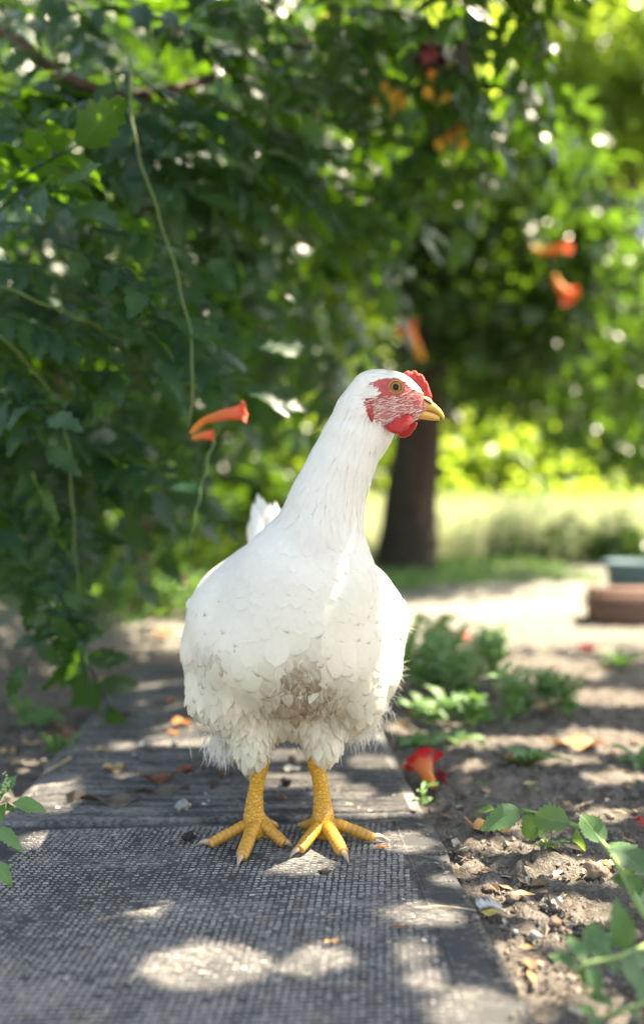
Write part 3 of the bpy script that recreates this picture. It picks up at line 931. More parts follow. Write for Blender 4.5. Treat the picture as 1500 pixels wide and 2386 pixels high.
            cp = spline([st_, (st_ * .5 + ctip * .5) + np.array((0, 0, .0022)), ctip], 9)
            v, f = tube(cp, np.array([.0029, .0030, .0028, .0026, .0023, .0019, .0014, .0009, .0003]) * (0.9 if not hind else .8), 10)
            cc = np.concatenate([np.linspace(0, 1, 9).repeat(10), [0, 1]])[:, None]
            mobj('claw', v, f, M['beak'], L_, color=np.array((0.56, 0.38, 0.24)) * (1 - cc) + np.array((0.26, 0.19, 0.14)) * cc)
        v, f = tube(spline([np.array(P(ank[0], ank[1] - 22, ank[2])), np.array(P(*ank)), np.array((P(*ank)[0], P(*ank)[1] + .002, MAT_Z + .006))], 8), np.array([.0065, .0085, .0105, .0115, .0118, .0112, .0095, .006]), 16)
        v[:, 2] = np.maximum(v[:, 2], MAT_Z + .0006)
        mobj('ankle', v, f, M['leg'], L_, color=np.tile(yl * .75 + yd * .25, (len(v), 1)))
    leg([(604, 1735, .738, 52), (605, 1780, .736, 47), (600, 1820, .734, 37), (594, 1860, .732, 36), (592, 1895, .730, 45), (594, 1925, .728, 60)], (597, 1930, .727),
        [(487, 1968, 24, 455, 1971, False), (562, 2000, 29, 553, 2021, False), (664, 1967, 26, 684, 1976, False), (641, 1925, 21, 650, 1930, True)])
    leg([(738, 1725, .738, 54), (737, 1780, .736, 46), (746, 1820, .734, 36), (750, 1860, .732, 38), (752, 1895, .730, 46), (754, 1925, .728, 58)], (754, 1930, .727),
        [(696, 1982, 26, 674, 1999, False), (800, 1990, 29, 813, 2013, False), (872, 1954, 25, 903, 1957, False), (702, 1925, 21, 688, 1930, True)])
    return root
build_hen()

# ------------------------------------------------------------------ leaves
def leaflet(nst=9, width=0.5, serr=0.20, fold=0.16, droop=0.18, wav=0.03, shape='ovate', seed=0):
    """one leaf blade, base at 0, tip at (1,0,0)"""
    r = np.random.default_rng(seed)
    t = np.linspace(0, 1, nst)
    if shape == 'ovate': w = np.sin(np.pi * t ** 0.72) ** 0.85
    elif shape == 'lance': w = np.sin(np.pi * t ** 0.8) ** 0.9
    elif shape == 'diamond': w = np.interp(t, [0, .12, .35, .55, .8, 1], [0, .55, 1, .72, .35, 0])
    else: w = np.sin(np.pi * t) ** 0.6
    saw = np.where(np.arange(nst) % 2 == 0, 1 - serr, 1.0)
    V, U = [], []
    for side in (-1, 0, 1):
        ww = w * saw * width * 0.5 * (1 + r.normal(0, .05, nst)) if side else np.zeros(nst)
        y = side * ww
        x = t + (0.035 * (serr > 0) * (np.arange(nst) % 2 == 1) * (side != 0) * (t < .95))
        z = fold * np.abs(y) - droop * t ** 2 + wav * np.sin(t * 9 + side * 1.3 + seed) * (side != 0)
        V.append(np.stack([x, y, z], -1)); U.append(np.stack([t, side * w], -1))
    V = np.concatenate(V); U = np.concatenate(U)
    i = np.arange(nst - 1)
    F = np.concatenate([np.stack([i, i + 1, nst + i + 1, nst + i], -1), np.stack([nst + i, nst + i + 1, 2*nst + i + 1, 2*nst + i], -1)])
    return V, F, U

LT = [leaflet(11, serr=.30, seed=s, droop=.10 + .05 * s, width=.50 + .03 * (s % 3), fold=.10 + .05 * (s % 3)) for s in range(6)]

def compound(seed, pairs=4, L=0.20, big=0.052):
    r = np.random.default_rng(seed)
    mb = MB()
    t = np.linspace(0, 1, 9)
    curve = lambda s: np.array((s * L * (1 - .12 * s), 0.02 * math.sin(s * 3 + seed) * L, -0.22 * L * s ** 2))
    v, f = tube([curve(s) for s in t], np.linspace(.0017, .0008, 9), 4, cap=False)
    mb.add(v, f, uv=np.tile((0.3, 0.9), (len(v), 1)))
    for k in range(pairs + 1):
        s = 0.22 + 0.78 * k / pairs
        for side in ((-1, 1) if k < pairs else (0,)):
            ang = side * R(62 + r.normal(0, 8)) 
            a = np.array((math.cos(ang), math.sin(ang), -0.18 + r.normal(0, .14)))
            n = np.array((r.normal(0, .22), -side * .12 + r.normal(0, .16), 1.0))
            l = big * r.uniform(.8, 1.12) * (1.15 if side == 0 else 1 - .06 * abs(k - 1.5))
            tv, tf, tu = LT[r.integers(len(LT))]
            mb.add(curve(s) + (tv * l) @ frame(a, n).T, tf, uv=tu)
    return mb

COMP = [compound(s, pairs=3 + s % 3, L=0.13 + .015 * (s % 4), big=.050 + .004 * (s % 3)) for s in range(7)]
COMP_ME = [c.mesh('leaf', [M['vine_leaf']]) for c in COMP]
COMP_V = [(np.concatenate(c.V), np.concatenate(c.F[4]), np.concatenate(c.U)) for c in COMP]

def leaf_between(b, t, w, nrm, mat, name, parent, shape='ovate', droop=.12, fold=.2, serr=.2, nst=15, seed=0, wav=.03, stalk=True, color=None):
    b, t = np.asarray(b, float), np.asarray(t, float)
    l = np.linalg.norm(t - b)
    tv, tf, tu = leaflet(nst, w / l, serr, fold, 0, wav, shape, seed)
    tv = tv.copy(); tv[:, 2] += droop * np.sin(np.pi * tv[:, 0])
    return mobj(name, b + (tv * l) @ frame(t - b, nrm).T, tf, mat, parent, uv=tu, color=None if color is None else np.tile(np.array(color), (len(tv), 1)))

# ------------------------------------------------------------------ the trumpet vine
vine = empty('trumpet_vine', (-0.75, 1.55, 0))
tag(vine, 'trumpet vine thicket with toothed dark green leaves and orange flowers arching over the path', 'vine')

def vstem(pts, r0, r1, c, name='stem', n=8, seg=40):
    p = spline([P(*q) for q in pts], seg)
    p = p + 0.0012 * np.stack([np.sin(np.arange(seg) * .9), np.cos(np.arange(seg) * 1.3), np.sin(np.arange(seg) * .7)], -1)
    v, f = tube(p, np.linspace(r0, r1, seg), n)
    return mobj(name, v, f, M['bark'] if r0 > .004 else M['stem'], vine, color=np.tile(np.array(c), (len(v), 1)))
brown = (0.085, 0.06, 0.045); green = (0.085, 0.13, 0.035)
vstem([(-160, 1500, 1.55), (-120, 900, 1.45), (-60, 300, 1.3), (0, 70, 1.15), (60, 110, 1.12), (130, 165, 1.12), (250, 215, 1.15), (400, 210, 1.25), (640, 120, 1.4), (900, 60, 1.55)], .015, .004, brown)
vstem([(330, 1410, 2.2), (335, 1100, 2.1), (310, 800, 1.9), (318, 640, 1.8), (360, 420, 1.7), (520, 150, 1.7), (700, -60, 1.7)], .016, .008, brown)
vstem([(205, 1400, 2.5), (200, 1250, 2.4), (170, 1000, 2.2), (120, 700, 1.9), (80, 300, 1.6)], .024, .012, (0.13, 0.10, 0.08))
vstem([(300, 130, .93), (306, 220, .93), (312, 310, .92), (360, 470, .91), (412, 640, .90), (440, 760, .89), (450, 860, .88), (440, 1000, .88)], .0017, .0011, green)
vstem([(510, 960, .90), (500, 1010, .90), (470, 1130, .91), (448, 1240, .92), (440, 1300, .93)], .0018, .0011, (0.08, 0.14, 0.05))
vstem([(-40, 640, .92), (60, 690, .92), (180, 740, .93), (300, 800, .95)], .0022, .0010, green)
vstem([(-30, 760, .95), (80, 860, .95), (150, 1000, .96), (170, 1200, .98), (185, 1420, 1.0), (200, 1560, 1.0)], .0018, .0010, green)
vstem([(900, -30, 1.3), (898, 90, 1.3), (900, 190, 1.3)], .0016, .0012, green)
vstem([(998, -30, 1.25), (998, 60, 1.25), (1000, 110, 1.25)], .0018, .0014, green)
vstem([(1110, 20, 1.3), (1085, 80, 1.3), (1045, 150, 1.28)], .0014, .0010, green)
vstem([(450, 860, 1.5), (560, 640, 1.5), (700, 300, 1.5), (980, -40, 1.5)], .004, .002, (0.14, 0.14, 0.06))

LAYERS = [  # polygon, depth range, count, rachis direction bias, scale
    ([(-120, 430), (120, 460), (330, 560), (430, 760), (380, 880), (200, 900), (-120, 900)], (.90, 1.05), 22, (1, 0, -.15), 1.1),
    ([(-120, 880), (200, 860), (300, 980), (240, 1100), (120, 1200), (-120, 1260)], (.95, 1.15), 22, (.7, -.1, -.5), 1.1),
    ([(60, 1220), (170, 1240), (200, 1400), (150, 1430), (60, 1360)], (.96, 1.05), 6, (.15, 0, -1), .9),
    ([(-120, -120), (500, -120), (520, 120), (330, 260), (130, 200), (-120, 300)], (1.05, 1.25), 26, (.8, 0, -.3), 1.0),
    ([(-120, 150), (560, 130), (600, 330), (420, 430), (-120, 420)], (1.10, 1.35), 30, (.9, 0, -.3), 1.0),
    ([(480, -140), (1260, -140), (1240, 60), (980, 230), (700, 330), (480, 300)], (1.20, 1.55), 52, (.6, 0, -.6), 1.05),
    ([(-140, 300), (640, 300), (600, 640), (420, 820), (360, 960), (280, 1120), (120, 1180), (-140, 1280)], (1.25, 1.7), 150, (.5, 0, -.6), 1.05),
    ([(520, 260), (960, 220), (930, 460), (820, 600), (690, 850), (540, 850)], (1.5, 2.0), 70, (.4, 0, -.8), 1.15),
    ([(940, 60), (1250, 40), (1230, 260), (1120, 400), (960, 330)], (1.5, 1.9), 26, (.4, 0, -.8), 1.1),
    ([(-140, -140), (1000, -140), (900, 400), (680, 760), (480, 940), (400, 1120), (150, 1200), (-140, 1330)], (1.9, 3.0), 430, (.2, 0, -.8), 1.3),
    ([(-800, -300), (-130, -300), (-130, 1250), (-800, 1300)], (1.5, 3.0), 260, (.2, 0, -.7), 1.3),
    ([(-420, 500), (-110, 400), (-110, 1200), (-420, 1250)], (1.0, 1.4), 40, (.4, 0, -.6), 1.15),
]
def scatter_poly(poly, n):
    poly = np.array(poly, float); lo, hi = poly.min(0), poly.max(0); res = []
    while len(res) < n:
        p = lo + rng.random(2) * (hi - lo)
        if inside(poly, p[:1], p[1:])[0]: res.append(p)
    return res
leaves = []
for poly, (y0, y1), n, bias, sc in LAYERS:
    for p in scatter_poly(poly, n):
        Y = rng.uniform(y0, y1)
        a = unit(np.array(bias) + rng.normal(0, .45, 3))
        nr = np.array((rng.normal(0, .3), -0.45 + rng.normal(0, .3), 0.8))
        if abs(a @ unit(nr)) > .92: nr = np.array((.3, -1, .2))
        leaves.append((P(*p, Y), a, nr, sc * rng.uniform(.8, 1.2)))
# leaves placed as the photograph shows them, closest to the path
for b, t, Y, up in (((-30, 520), (75, 500), .88, (0, -.45, .9)), ((-40, 610), (240, 620), .93, (0, -.5, .85)), ((-40, 720), (305, 790), .92, (.1, -.5, .85)), ((-50, 800), (170, 930), .95, (.1, -.5, .85)),
                    ((420, 600), (560, 660), 1.15, (0, -.5, .85)), ((260, 170), (110, 130), 1.05, (0, -.7, .7)), ((250, 240), (90, 240), 1.02, (0, -.8, .6)), ((300, 310), (520, 330), 1.1, (0, -.6, .8)), ((330, 290), (220, 320), 1.06, (0, -.8, .6)),
                    ((165, 1360), (205, 1520), 1.0, (.5, -.8, .2)), ((150, 1380), (165, 1550), 1.0, (-.3, -.9, .2)), ((180, 1250), (90, 1400), 1.02, (-.2, -.9, .3)), ((160, 1180), (215, 1360), 1.03, (.3, -.9, .3)),
                    ((430, 1110), (560, 1230), 1.25, (.3, -.7, .6)), ((420, 1030), (510, 1120), 1.3, (.2, -.7, .6))):
    b3, t3 = P(*b, Y), P(*t, Y - .02)
    leaves.append((b3, t3 - b3, np.array(up), np.linalg.norm(t3 - b3) / .185))
def clear_of_flower(l):
    p, a, nr, sc = l
    if p[1] > 1.05: return True
    for t_ in (0, .3, .6, .9, 1.2):
        q = p + unit(a) * .16 * sc * t_
        if 380 < CXP + q[0] / q[1] * FPX < 640 and 880 < HYP - (q[2] - CAMZ) / q[1] * FPX < 1090: return False
    return True
leaves = [l for l in leaves if clear_of_flower(l)]
order = sorted(range(len(leaves)), key=lambda i: leaves[i][0][1])
VB = MB()
n_obj = 0
for i in order:
    p, a, nr, sc = leaves[i]
    k = random.randrange(7)
    Fm = frame(a, nr)
    if n_obj < 295:
        o = bpy.data.objects.new('leaf', COMP_ME[k]); link(o, vine)
        mtx = Matrix([list(Fm[r] * sc) + [p[r]] for r in range(3)] + [[0, 0, 0, 1]])
        o.matrix_basis = mtx
        n_obj += 1
    else:
        v, f, u = COMP_V[k]
        VB.add(p + (v * sc) @ Fm.T, f, uv=u)
o = VB.obj('foliage', M['vine_leaf'], vine); o['kind'] = 'stuff'

# flowers
def trumpet(path, r, c0, c1, parent, name='flower', lobes=5, flare=1.9, n=20, lobe_len=.5, lobe_c=None):
    """tube that widens to a five-lobed mouth"""
    p = spline(path, 14)
    s = np.linspace(0, 1, 14)
    rad = r * (0.45 + 0.75 * s ** 1.3); rad[-1] = r * flare * .8; rad[0] *= .6
    v, f = tube(p, rad, n, cap=False)
    c = np.array(c0) * (1 - s.repeat(n)[:, None]) + np.array(c1) * s.repeat(n)[:, None]
    st = np.abs(np.sin(np.tile(np.arange(n), 14) / n * np.pi * 5))[:, None]
    c = c * (0.8 + 0.2 * st)
    fl = mobj(name, v, f, M['petal'], parent, color=c)
    T = unit(p[-1] - p[-3])
    ref = np.array((0, 0, 1.)) if abs(T[2]) < .8 else np.array((0, 1., 0))
    A = unit(np.cross(T, ref)); B = np.cross(A, T)
    for k in range(lobes):
        a = 2 * np.pi * k / lobes + .3
        d = np.cos(a) * A + np.sin(a) * B
        b = p[-1] + d * r * flare * .72 - T * r * .2
        e = b + (d * .8 + T * .35 + rng.normal(0, .1, 3)) * r * flare * lobe_len * 1.7
        leaf_between(b, e, r * flare * 1.25, T * 1.0 - d * .3, M['petal'], 'petal', fl, 'round', .12, .3, 0, 7, k, 0, color=lobe_c or c1)
    return fl
ORANGE, RED, YEL = (0.75, 0.26, 0.03), (0.68, 0.10, 0.05), (0.72, 0.40, 0.05)
trumpet([P(445, 1010, .88), P(470, 985, .88), P(510, 970, .875), P(566, 960, .87)], .0066, ORANGE, (0.72, 0.13, 0.07), vine, lobe_len=.25, flare=1.7)
trumpet([P(448, 1022, .88), P(470, 1016, .88), P(498, 1014, .88)], .0054, ORANGE, RED, vine, lobe_len=.12, flare=1.2)
def bud(b, t, r, c, parent=None):
    q = spline([b, (np.asarray(b) * .5 + np.asarray(t) * .5) + np.array((0, -.001, 0)), t], 9)
    v, f = tube(q, r * np.array([.35, .55, .75, .9, 1.0, 1.05, 1.0, .75, .2]), 10)
    s = np.concatenate([np.linspace(0, 1, 9).repeat(10), [0, 1]])[:, None]
    return mobj('flower_bud', v, f, M['petal'], parent or vine, color=np.array((0.40, 0.38, 0.06)) * (1 - s) ** 2 + np.array(c) * (1 - (1 - s) ** 2))
for cx_, cy_, Y, pts in ((900, 225, 1.3, [(-20, 10), (-4, -22), (14, 0), (38, 12), (26, -4), (6, 26)]), (1012, 185, 1.27, [(-30, -2), (-8, -14), (12, -10), (38, -24), (48, 6), (-18, 30), (28, 40)]),
                         (1045, 325, 1.35, [(-25, 10), (0, -5), (28, -28), (32, 8)]), (768, 30, 1.4, [(0, -16), (-14, 16), (16, 8)])):
    o0 = P(cx_ + 6, cy_ + 60, Y)
    for dx, dy in pts:
        e = P(cx_ + dx, cy_ + dy, Y + random.uniform(-.02, .02)); l = unit(e - o0)
        v, f = tube(spline([o0, (o0 + e) / 2 + np.array((0, 0, -.004)), e - l * .012], 6), .0010, 5)
        mobj('flower_stalk', v, f, M['stem'], vine, color=np.tile(np.array((0.2, 0.22, 0.05)), (len(v), 1)))
        bud(e - l * .014, e + l * .008, .0075, ORANGE if random.random() < .6 else YEL)
for path, r in (([P(1235, 575, 1.9), P(1260, 585, 1.9), P(1300, 580, 1.88), P(1325, 575, 1.87)], .009), ([P(1290, 640, 2.0), P(1300, 665, 2.0), P(1325, 690, 1.98)], .013), ([P(985, 840, 2.0), P(970, 810, 2.0), P(945, 765, 1.98)], .016), ([P(1020, 330, 1.4), P(1050, 310, 1.4), P(1070, 295, 1.4)], .006)):
    k_ = 1.35 if path[0][1] > 1.6 else 1.0
    cam0 = np.array((0, 0, CAMZ)); path = [cam0 + (q - cam0) * k_ for q in path]
    fl_ = trumpet(path, r * k_, YEL, (0.70, 0.13, 0.05), vine, lobe_len=.35, flare=1.7)
    v, f = tube(spline([path[0], path[0] + np.array((-.03, .02, .12)), path[0] + np.array((-.10, .05, .30))], 10), [.0022] * 10, 6)
    mobj('flower_stalk', v, f, M['stem'], vine, color=np.tile(np.array((0.10, 0.14, 0.04)), (len(v), 1)))
# shadowed flower hanging over the orange buds, its shade put into the lobe colour
q = trumpet([P(998, 98, 1.24), P(998, 112, 1.24), P(1000, 130, 1.235)], .0115, (0.46, 0.16, 0.20), (0.40, 0.12, 0.15), vine, lobe_len=.75, flare=1.35, lobe_c=(0.045, 0.008, 0.012))
q['label'] = 'shadowed maroon flower'

# ------------------------------------------------------------------ trees
def leaf_card(seed, w=.5):
    return leaflet(5, w, 0, .25, .2, .05, 'ovate', seed)
CARD = [leaf_card(s, .48 + .06 * (s % 3)) for s in range(4)]
def scatter_leaves(centers, size, size_var=.3, up=.6, droop=.3):
    """vectorised: many leaves in one go; returns V,F,U"""
    n = len(centers)
    a = rng.normal(0, 1, (n, 3)); a[:, 2] = a[:, 2] * .5 - droop; a /= np.linalg.norm(a, axis=1)[:, None]
    nr = rng.normal(0, .7, (n, 3)); nr[:, 2] += up
    b = np.cross(nr, a); b /= np.maximum(1e-6, np.linalg.norm(b, axis=1))[:, None]
    c = np.cross(a, b)
    s = size * (1 + size_var * rng.uniform(-1, 1, n))
    tv, tf, tu = CARD[rng.integers(4)]
    V = centers[:, None, :] + s[:, None, None] * (tv[None, :, 0, None] * a[:, None] + tv[None, :, 1, None] * b[:, None] + tv[None, :, 2, None] * c[:, None])
    F = (np.arange(n)[:, None, None] * len(tv) + tf[None]).reshape(-1, 4)
    return V.reshape(-1, 3), F, np.tile(tu, (n, 1))
def clumps(center, rad, n_clump, per, clump_r, hollow=.35):
    d = rng.normal(0, 1, (n_clump, 3)); d /= np.linalg.norm(d, axis=1)[:, None]
    rr = (hollow + (1 - hollow) * rng.random(n_clump) ** .6)
    cc = np.asarray(center) + d * rr[:, None] * np.asarray(rad)
    g = rng.normal(0, 1, (n_clump, per, 3)) * clump_r * rng.uniform(.6, 1.3, (n_clump, 1, 1)) * np.array((1, 1, .55))
    return (cc[:, None] + g).reshape(-1, 3)

def trunk_mesh(name, pts, radii, parent, c=(0.075, 0.055, 0.042), n=14, seg=30):
    p = spline(pts, seg); r = np.interp(np.linspace(0, 1, seg), np.linspace(0, 1, len(radii)), radii)
    v, f = tube(p, r, n)
    ang = np.arctan2(v[:, 1] - v[:, 1].mean(), v[:, 0] - v[:, 0].mean())
    v[:, 0] += .05 * np.mean(radii) * np.sin(ang * 5 + v[:, 2] * 9); v[:, 1] += .05 * np.mean(radii) * np.cos(ang * 7 + v[:, 2] * 11)
    return mobj(name, v, f, M['bark'], parent, color=np.tile(np.array(c), (len(v), 1)))

def tree(name, label, base, height, trunk_r, crown, leafm, size, top=None, cat='tree', group=None, limbs=4, trunk_c=(0.075, 0.055, 0.042)):
    """crown: list of (centre, radii, clumps, per clump, clump radius)"""
    base = np.asarray(base, float)
    t = empty(name, base); tag(t, label, cat, group)
    top = base + np.array((0, 0, height)) if top is None else np.asarray(top)
    trunk_mesh('trunk', [base - np.array((0, 0, .05)), base * .6 + top * .4 + np.array((.03, 0, 0)), top], [trunk_r * 1.25, trunk_r, trunk_r * .6], t, trunk_c)
    for k in range(limbs):
        c = np.asarray(crown[k % len(crown)][0]) + rng.normal(0, .3, 3) * np.asarray(crown[k % len(crown)][1])
        s = base * .25 + top * .75 if k % 2 else top
        trunk_mesh('limb', [s, (s + c) / 2 + np.array((0, 0, .1)), c], [trunk_r * .5, trunk_r * .35, trunk_r * .15], t, trunk_c, 8, 14)
    pts = np.concatenate([clumps(*c) for c in crown])
    pts = pts[pts[:, 2] > .03]
    v, f, u = scatter_leaves(pts, size)
    o = mobj('crown', v, f, leafm, t, uv=u); o['kind'] = 'stuff'
    return t

# --- the dark-trunked tree, given an added canopy that shades the path
SUNN = np.array(SUN)
tA = empty('shade_tree', G(932, 1345)); tag(tA, 'tree with a thick dark trunk rising behind the hen', 'tree')
dk = (0.055, 0.042, 0.034)
b3 = G(932, 1345)
YA = b3[1]
trunk_mesh('trunk', [b3 - np.array((0, 0, .06)), P(948, 1290, YA), P(955, 1180, YA), P(972, 1020, YA), P(985, 860, YA), P(1000, 640, YA), P(1010, 420, YA)], [.145, .108, .098, .100, .105, .120, .09], tA, dk, 22, 60)
for q in ([P(985, 800, YA), P(880, 620, YA - .1), P(760, 380, YA - .3), P(640, 60, YA - .5)], [P(1010, 440, YA), (.62, 3.3, 2.3), (1.1, 2.2, 2.6), (1.2, 1.2, 2.4)],
          [P(1008, 480, YA), P(1030, 200, YA + .3), P(1060, -60, YA + .6)], [P(1008, 430, YA), (.7, 2.7, 2.6), (.9, 1.6, 2.5), (.7, .6, 2.3)]):
    trunk_mesh('limb', q, [.06, .045, .03, .015], tA, dk, 10, 26)

# gaps through which sun reaches the path: photo x, photo y, radius x px, radius y px, height of what it lands on
SHAFTS = [(485, 2250, 128, 42, 0), (748, 2235, 58, 24, 0), (1000, 2132, 62, 18, 0), (1115, 2352, 105, 32, 0), (985, 2285, 26, 14, 0), (690, 2008, 78, 22, 0), (938, 1963, 55, 18, 0),
          (520, 1880, 85, 22, 0), (230, 1832, 110, 22, 0), (160, 1868, 60, 30, 0), (430, 1698, 90, 9, 0), (440, 1728, 95, 11, 0), (665, 1765, 55, 12, 0), (690, 1822, 110, 14, 0), (800, 1850, 60, 14, 0), (880, 1886, 105, 13, 0),
          (370, 1645, 48, 11, 0), (335, 1600, 30, 7, 0), (860, 1780, 42, 15, 0), (1255, 2255, 58, 46, 0), (1350, 2008, 105, 24, 0), (1290, 2150, 60, 10, 0), (1200, 2185, 30, 8, 0), (1185, 1948, 85, 8, 0), (1430, 1712, 100, 30, 0),
          (1440, 1800, 70, 10, 0), (1410, 1612, 120, 15, 0), (1250, 1550, 150, 22, 0), (60, 1850, 70, 26, 0), (50, 1770, 55, 12, 0), (90, 1960, 30, 16, 0), (250, 1740, 40, 10, 0), (420, 1560, 40, 8, 0), (290, 1530, 60, 10, 0),
          (1050, 2050, 26, 10, 0), (610, 1925, 26, 7, 0), (1450, 2330, 45, 22, 0), (1475, 2065, 28, 22, .05), (1400, 2180, 22, 12, .05),
          (960, 2215, 30, 16, 0), (1330, 2080, 60, 12, 0), (1150, 1880, 30, 8, .04), (1085, 1590, 60, 14, .05), (1190, 1640, 60, 10, .04), (1310, 1660, 70, 12, .03), (1000, 1590, 40, 12, .05), (1110, 1690, 40, 8, .02), (1110, 1992, 46, 6, 0), (1165, 2062, 40, 6, 0), (1235, 2095, 50, 7, 0), (1370, 2110, 60, 10, 0), (1250, 1905, 50, 6, 0), (1420, 1880, 60, 8, 0), (1330, 1760, 60, 8, 0), (1100, 1780, 26, 6, 0), (700, 1705, 60, 8, 0), (560, 1760, 50, 7, 0), (960, 1860, 30, 8, 0), (860, 1720, 30, 9, 0), (1200, 1720, 50, 6, 0)]
def canopy():  # unseen leaves added overhead, gaps cut to shape the sun patches
    ell = []
    for px, py, rx, ry, z in SHAFTS:
        g = G(px, py, MAT_Z + z); Y = g[1]
        g0 = g - SUNN * (g[2] / SUNN[2])
        ell.append((g0[0], g0[1], rx * Y / FPX + .002, Y * Y / (FPX * CAMZ) * ry + .002))
    for px, py, Y, rx, ry in ((908, 1390, .745, .040, .028), (920, 1460, .76, .026, .024), (905, 1560, .76, .016, .012), (965, 870, .68, .014, .010), (1010, 945, .68, .012, .008)):       # on the hen's flank and comb
        p = P(px, py, Y); g0 = p - SUNN * (p[2] / SUNN[2]); ell.append((g0[0], g0[1], rx, ry))
    ell = np.array(ell)
    n = 26000
    gx = rng.uniform(-1.0, 1.0, n); gy = rng.uniform(.30, 2.3, n)
    zc = 1.00 + .55 * np.maximum(0, gy - .85) + rng.uniform(0, .40, n) + .15 * np.abs(rng.normal(0, 1, n))
    C = np.stack([gx, gy, np.zeros(n)], -1) + zc[:, None] / SUNN[2] * SUNN
    # further from the hen the canopy is thinned to let sun through
    keep = rng.random(n) < np.where(gx > .12, np.clip(1 - 3.2 * np.maximum(0, gy - 1.45), 0.0, 1), np.clip(1 - 3.0 * np.maximum(0, gy - 1.5), 0, 1) * np.where((gx < -.42) & (gy > .75), .38, 1) * np.where((gx < -.15) & (gy > 1.25), .35, 1))
    C = C[keep]
    # stay clear of the picture's upper edge near the camera
    infr = (C[:, 2] - CAMZ < .62 * C[:, 1]) & (np.abs(C[:, 0]) < .40 * C[:, 1])
    C = C[~infr]
    v, f, u = scatter_leaves(C, .052, .3, 1.3, .1)
    k = len(CARD[0][0])
    cen = v.reshape(-1, k, 3)
    # drop every leaf that would shade one of the gaps
    gp = cen - SUNN * (cen[..., 2:3] / SUNN[2])
    bad = np.zeros(len(cen), bool)
    for ex, ey, rx, ry in ell:
        d = ((gp[..., 0] - ex) / rx) ** 2 + ((gp[..., 1] - ey) / ry) ** 2
        bad |= (d < 1).any(1)
        c = gp.mean(1); bad |= (((c[:, 0] - ex) / (rx + .003)) ** 2 + ((c[:, 1] - ey) / (ry + .003)) ** 2) < 1
    cen = cen[~bad]; u = u.reshape(-1, k, 2)[~bad]
    F = (np.arange(len(cen))[:, None, None] * k + CARD[0][1][None]).reshape(-1, 4)
    V1, F1, U1 = cen.reshape(-1, 3), F, u.reshape(-1, 2)
    # small leaves added between the gaps to sharpen the sun patches
    n = 34000
    gx = rng.uniform(-.55, .62, n); gy = rng.uniform(.32, 1.35, n)
    zc = .98 + .55 * np.maximum(0, gy - .85) + rng.uniform(0, .30, n)
    C = np.stack([gx, gy, np.zeros(n)], -1) + zc[:, None] / SUNN[2] * SUNN
    C = C[~((C[:, 2] - CAMZ < .62 * C[:, 1]) & (np.abs(C[:, 0]) < .40 * C[:, 1]))]
    v, f, u = scatter_leaves(C, .021, .3, 1.3, .1)
    cen = v.reshape(-1, k, 3); gp = cen - SUNN * (cen[..., 2:3] / SUNN[2]); bad = np.zeros(len(cen), bool)
    for ex, ey, rx, ry in ell: bad |= ((((gp[..., 0] - ex) / rx) ** 2 + ((gp[..., 1] - ey) / ry) ** 2) < 1).any(1)
    cen = cen[~bad]; u = u.reshape(-1, k, 2)[~bad]
    F2 = (np.arange(len(cen))[:, None, None] * k + CARD[0][1][None]).reshape(-1, 4)
    o = mobj('crown', np.concatenate([V1, cen.reshape(-1, 3)]), np.concatenate([F1, F2 + len(V1)]), M['tree_leaf'], tA, uv=np.concatenate([U1, u.reshape(-1, 2)])); o['kind'] = 'stuff'
canopy()
pts = np.concatenate([clumps(P(1120, 600, 3.2), (.50, .5, .40), 60, 30, .10), clumps(P(1330, 760, 3.4), (.5, .5, .35), 50, 30, .10), clumps(P(1150, 800, 4.0), (.5, .4, .3), 40, 30, .10), clumps(P(1420, 960, 4.2), (.4, .4, .25), 26, 30, .1),
                      clumps(P(1080, 420, 3.0), (.4, .4, .25), 34, 30, .09)])
v, f, u = scatter_leaves(pts, .075, .3, .6, .5)
o = mobj('lower_crown', v, f, M['tree_leaf'], tA, uv=u); o['kind'] = 'stuff'

def at(px, py, Y): return P(px, py, Y)
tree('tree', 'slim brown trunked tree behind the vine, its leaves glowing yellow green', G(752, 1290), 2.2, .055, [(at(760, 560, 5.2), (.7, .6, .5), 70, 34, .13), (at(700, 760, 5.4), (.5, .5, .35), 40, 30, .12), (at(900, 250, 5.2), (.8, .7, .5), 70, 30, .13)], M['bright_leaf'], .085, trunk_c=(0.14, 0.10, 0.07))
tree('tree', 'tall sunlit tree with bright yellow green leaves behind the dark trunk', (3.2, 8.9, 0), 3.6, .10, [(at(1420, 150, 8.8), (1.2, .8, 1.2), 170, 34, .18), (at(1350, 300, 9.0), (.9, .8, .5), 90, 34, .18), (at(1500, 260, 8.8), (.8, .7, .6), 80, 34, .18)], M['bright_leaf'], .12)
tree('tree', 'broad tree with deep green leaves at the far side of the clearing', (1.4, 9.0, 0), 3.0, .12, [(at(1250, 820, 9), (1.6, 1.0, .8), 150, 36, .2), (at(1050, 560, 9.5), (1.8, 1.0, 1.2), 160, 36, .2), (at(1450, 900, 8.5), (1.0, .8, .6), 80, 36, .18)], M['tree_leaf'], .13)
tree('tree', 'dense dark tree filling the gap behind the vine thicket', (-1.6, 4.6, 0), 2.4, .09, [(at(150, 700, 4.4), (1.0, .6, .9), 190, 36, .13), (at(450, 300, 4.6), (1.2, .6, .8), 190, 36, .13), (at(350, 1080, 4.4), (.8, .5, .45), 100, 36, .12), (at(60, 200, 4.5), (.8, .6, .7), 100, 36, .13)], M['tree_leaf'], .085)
tree('tree', 'large tree in full sun beyond the thicket', (-3.0, 11, 0), 4.0, .15, [(at(300, 300, 11), (3.0, 1.2, 2.0), 280, 36, .28), (at(800, 700, 11.5), (2.4, 1.2, 1.2), 200, 36, .26), (at(750, 100, 11), (2.4, 1.2, 1.6), 200, 36, .26)], M['bright_leaf'], .17)
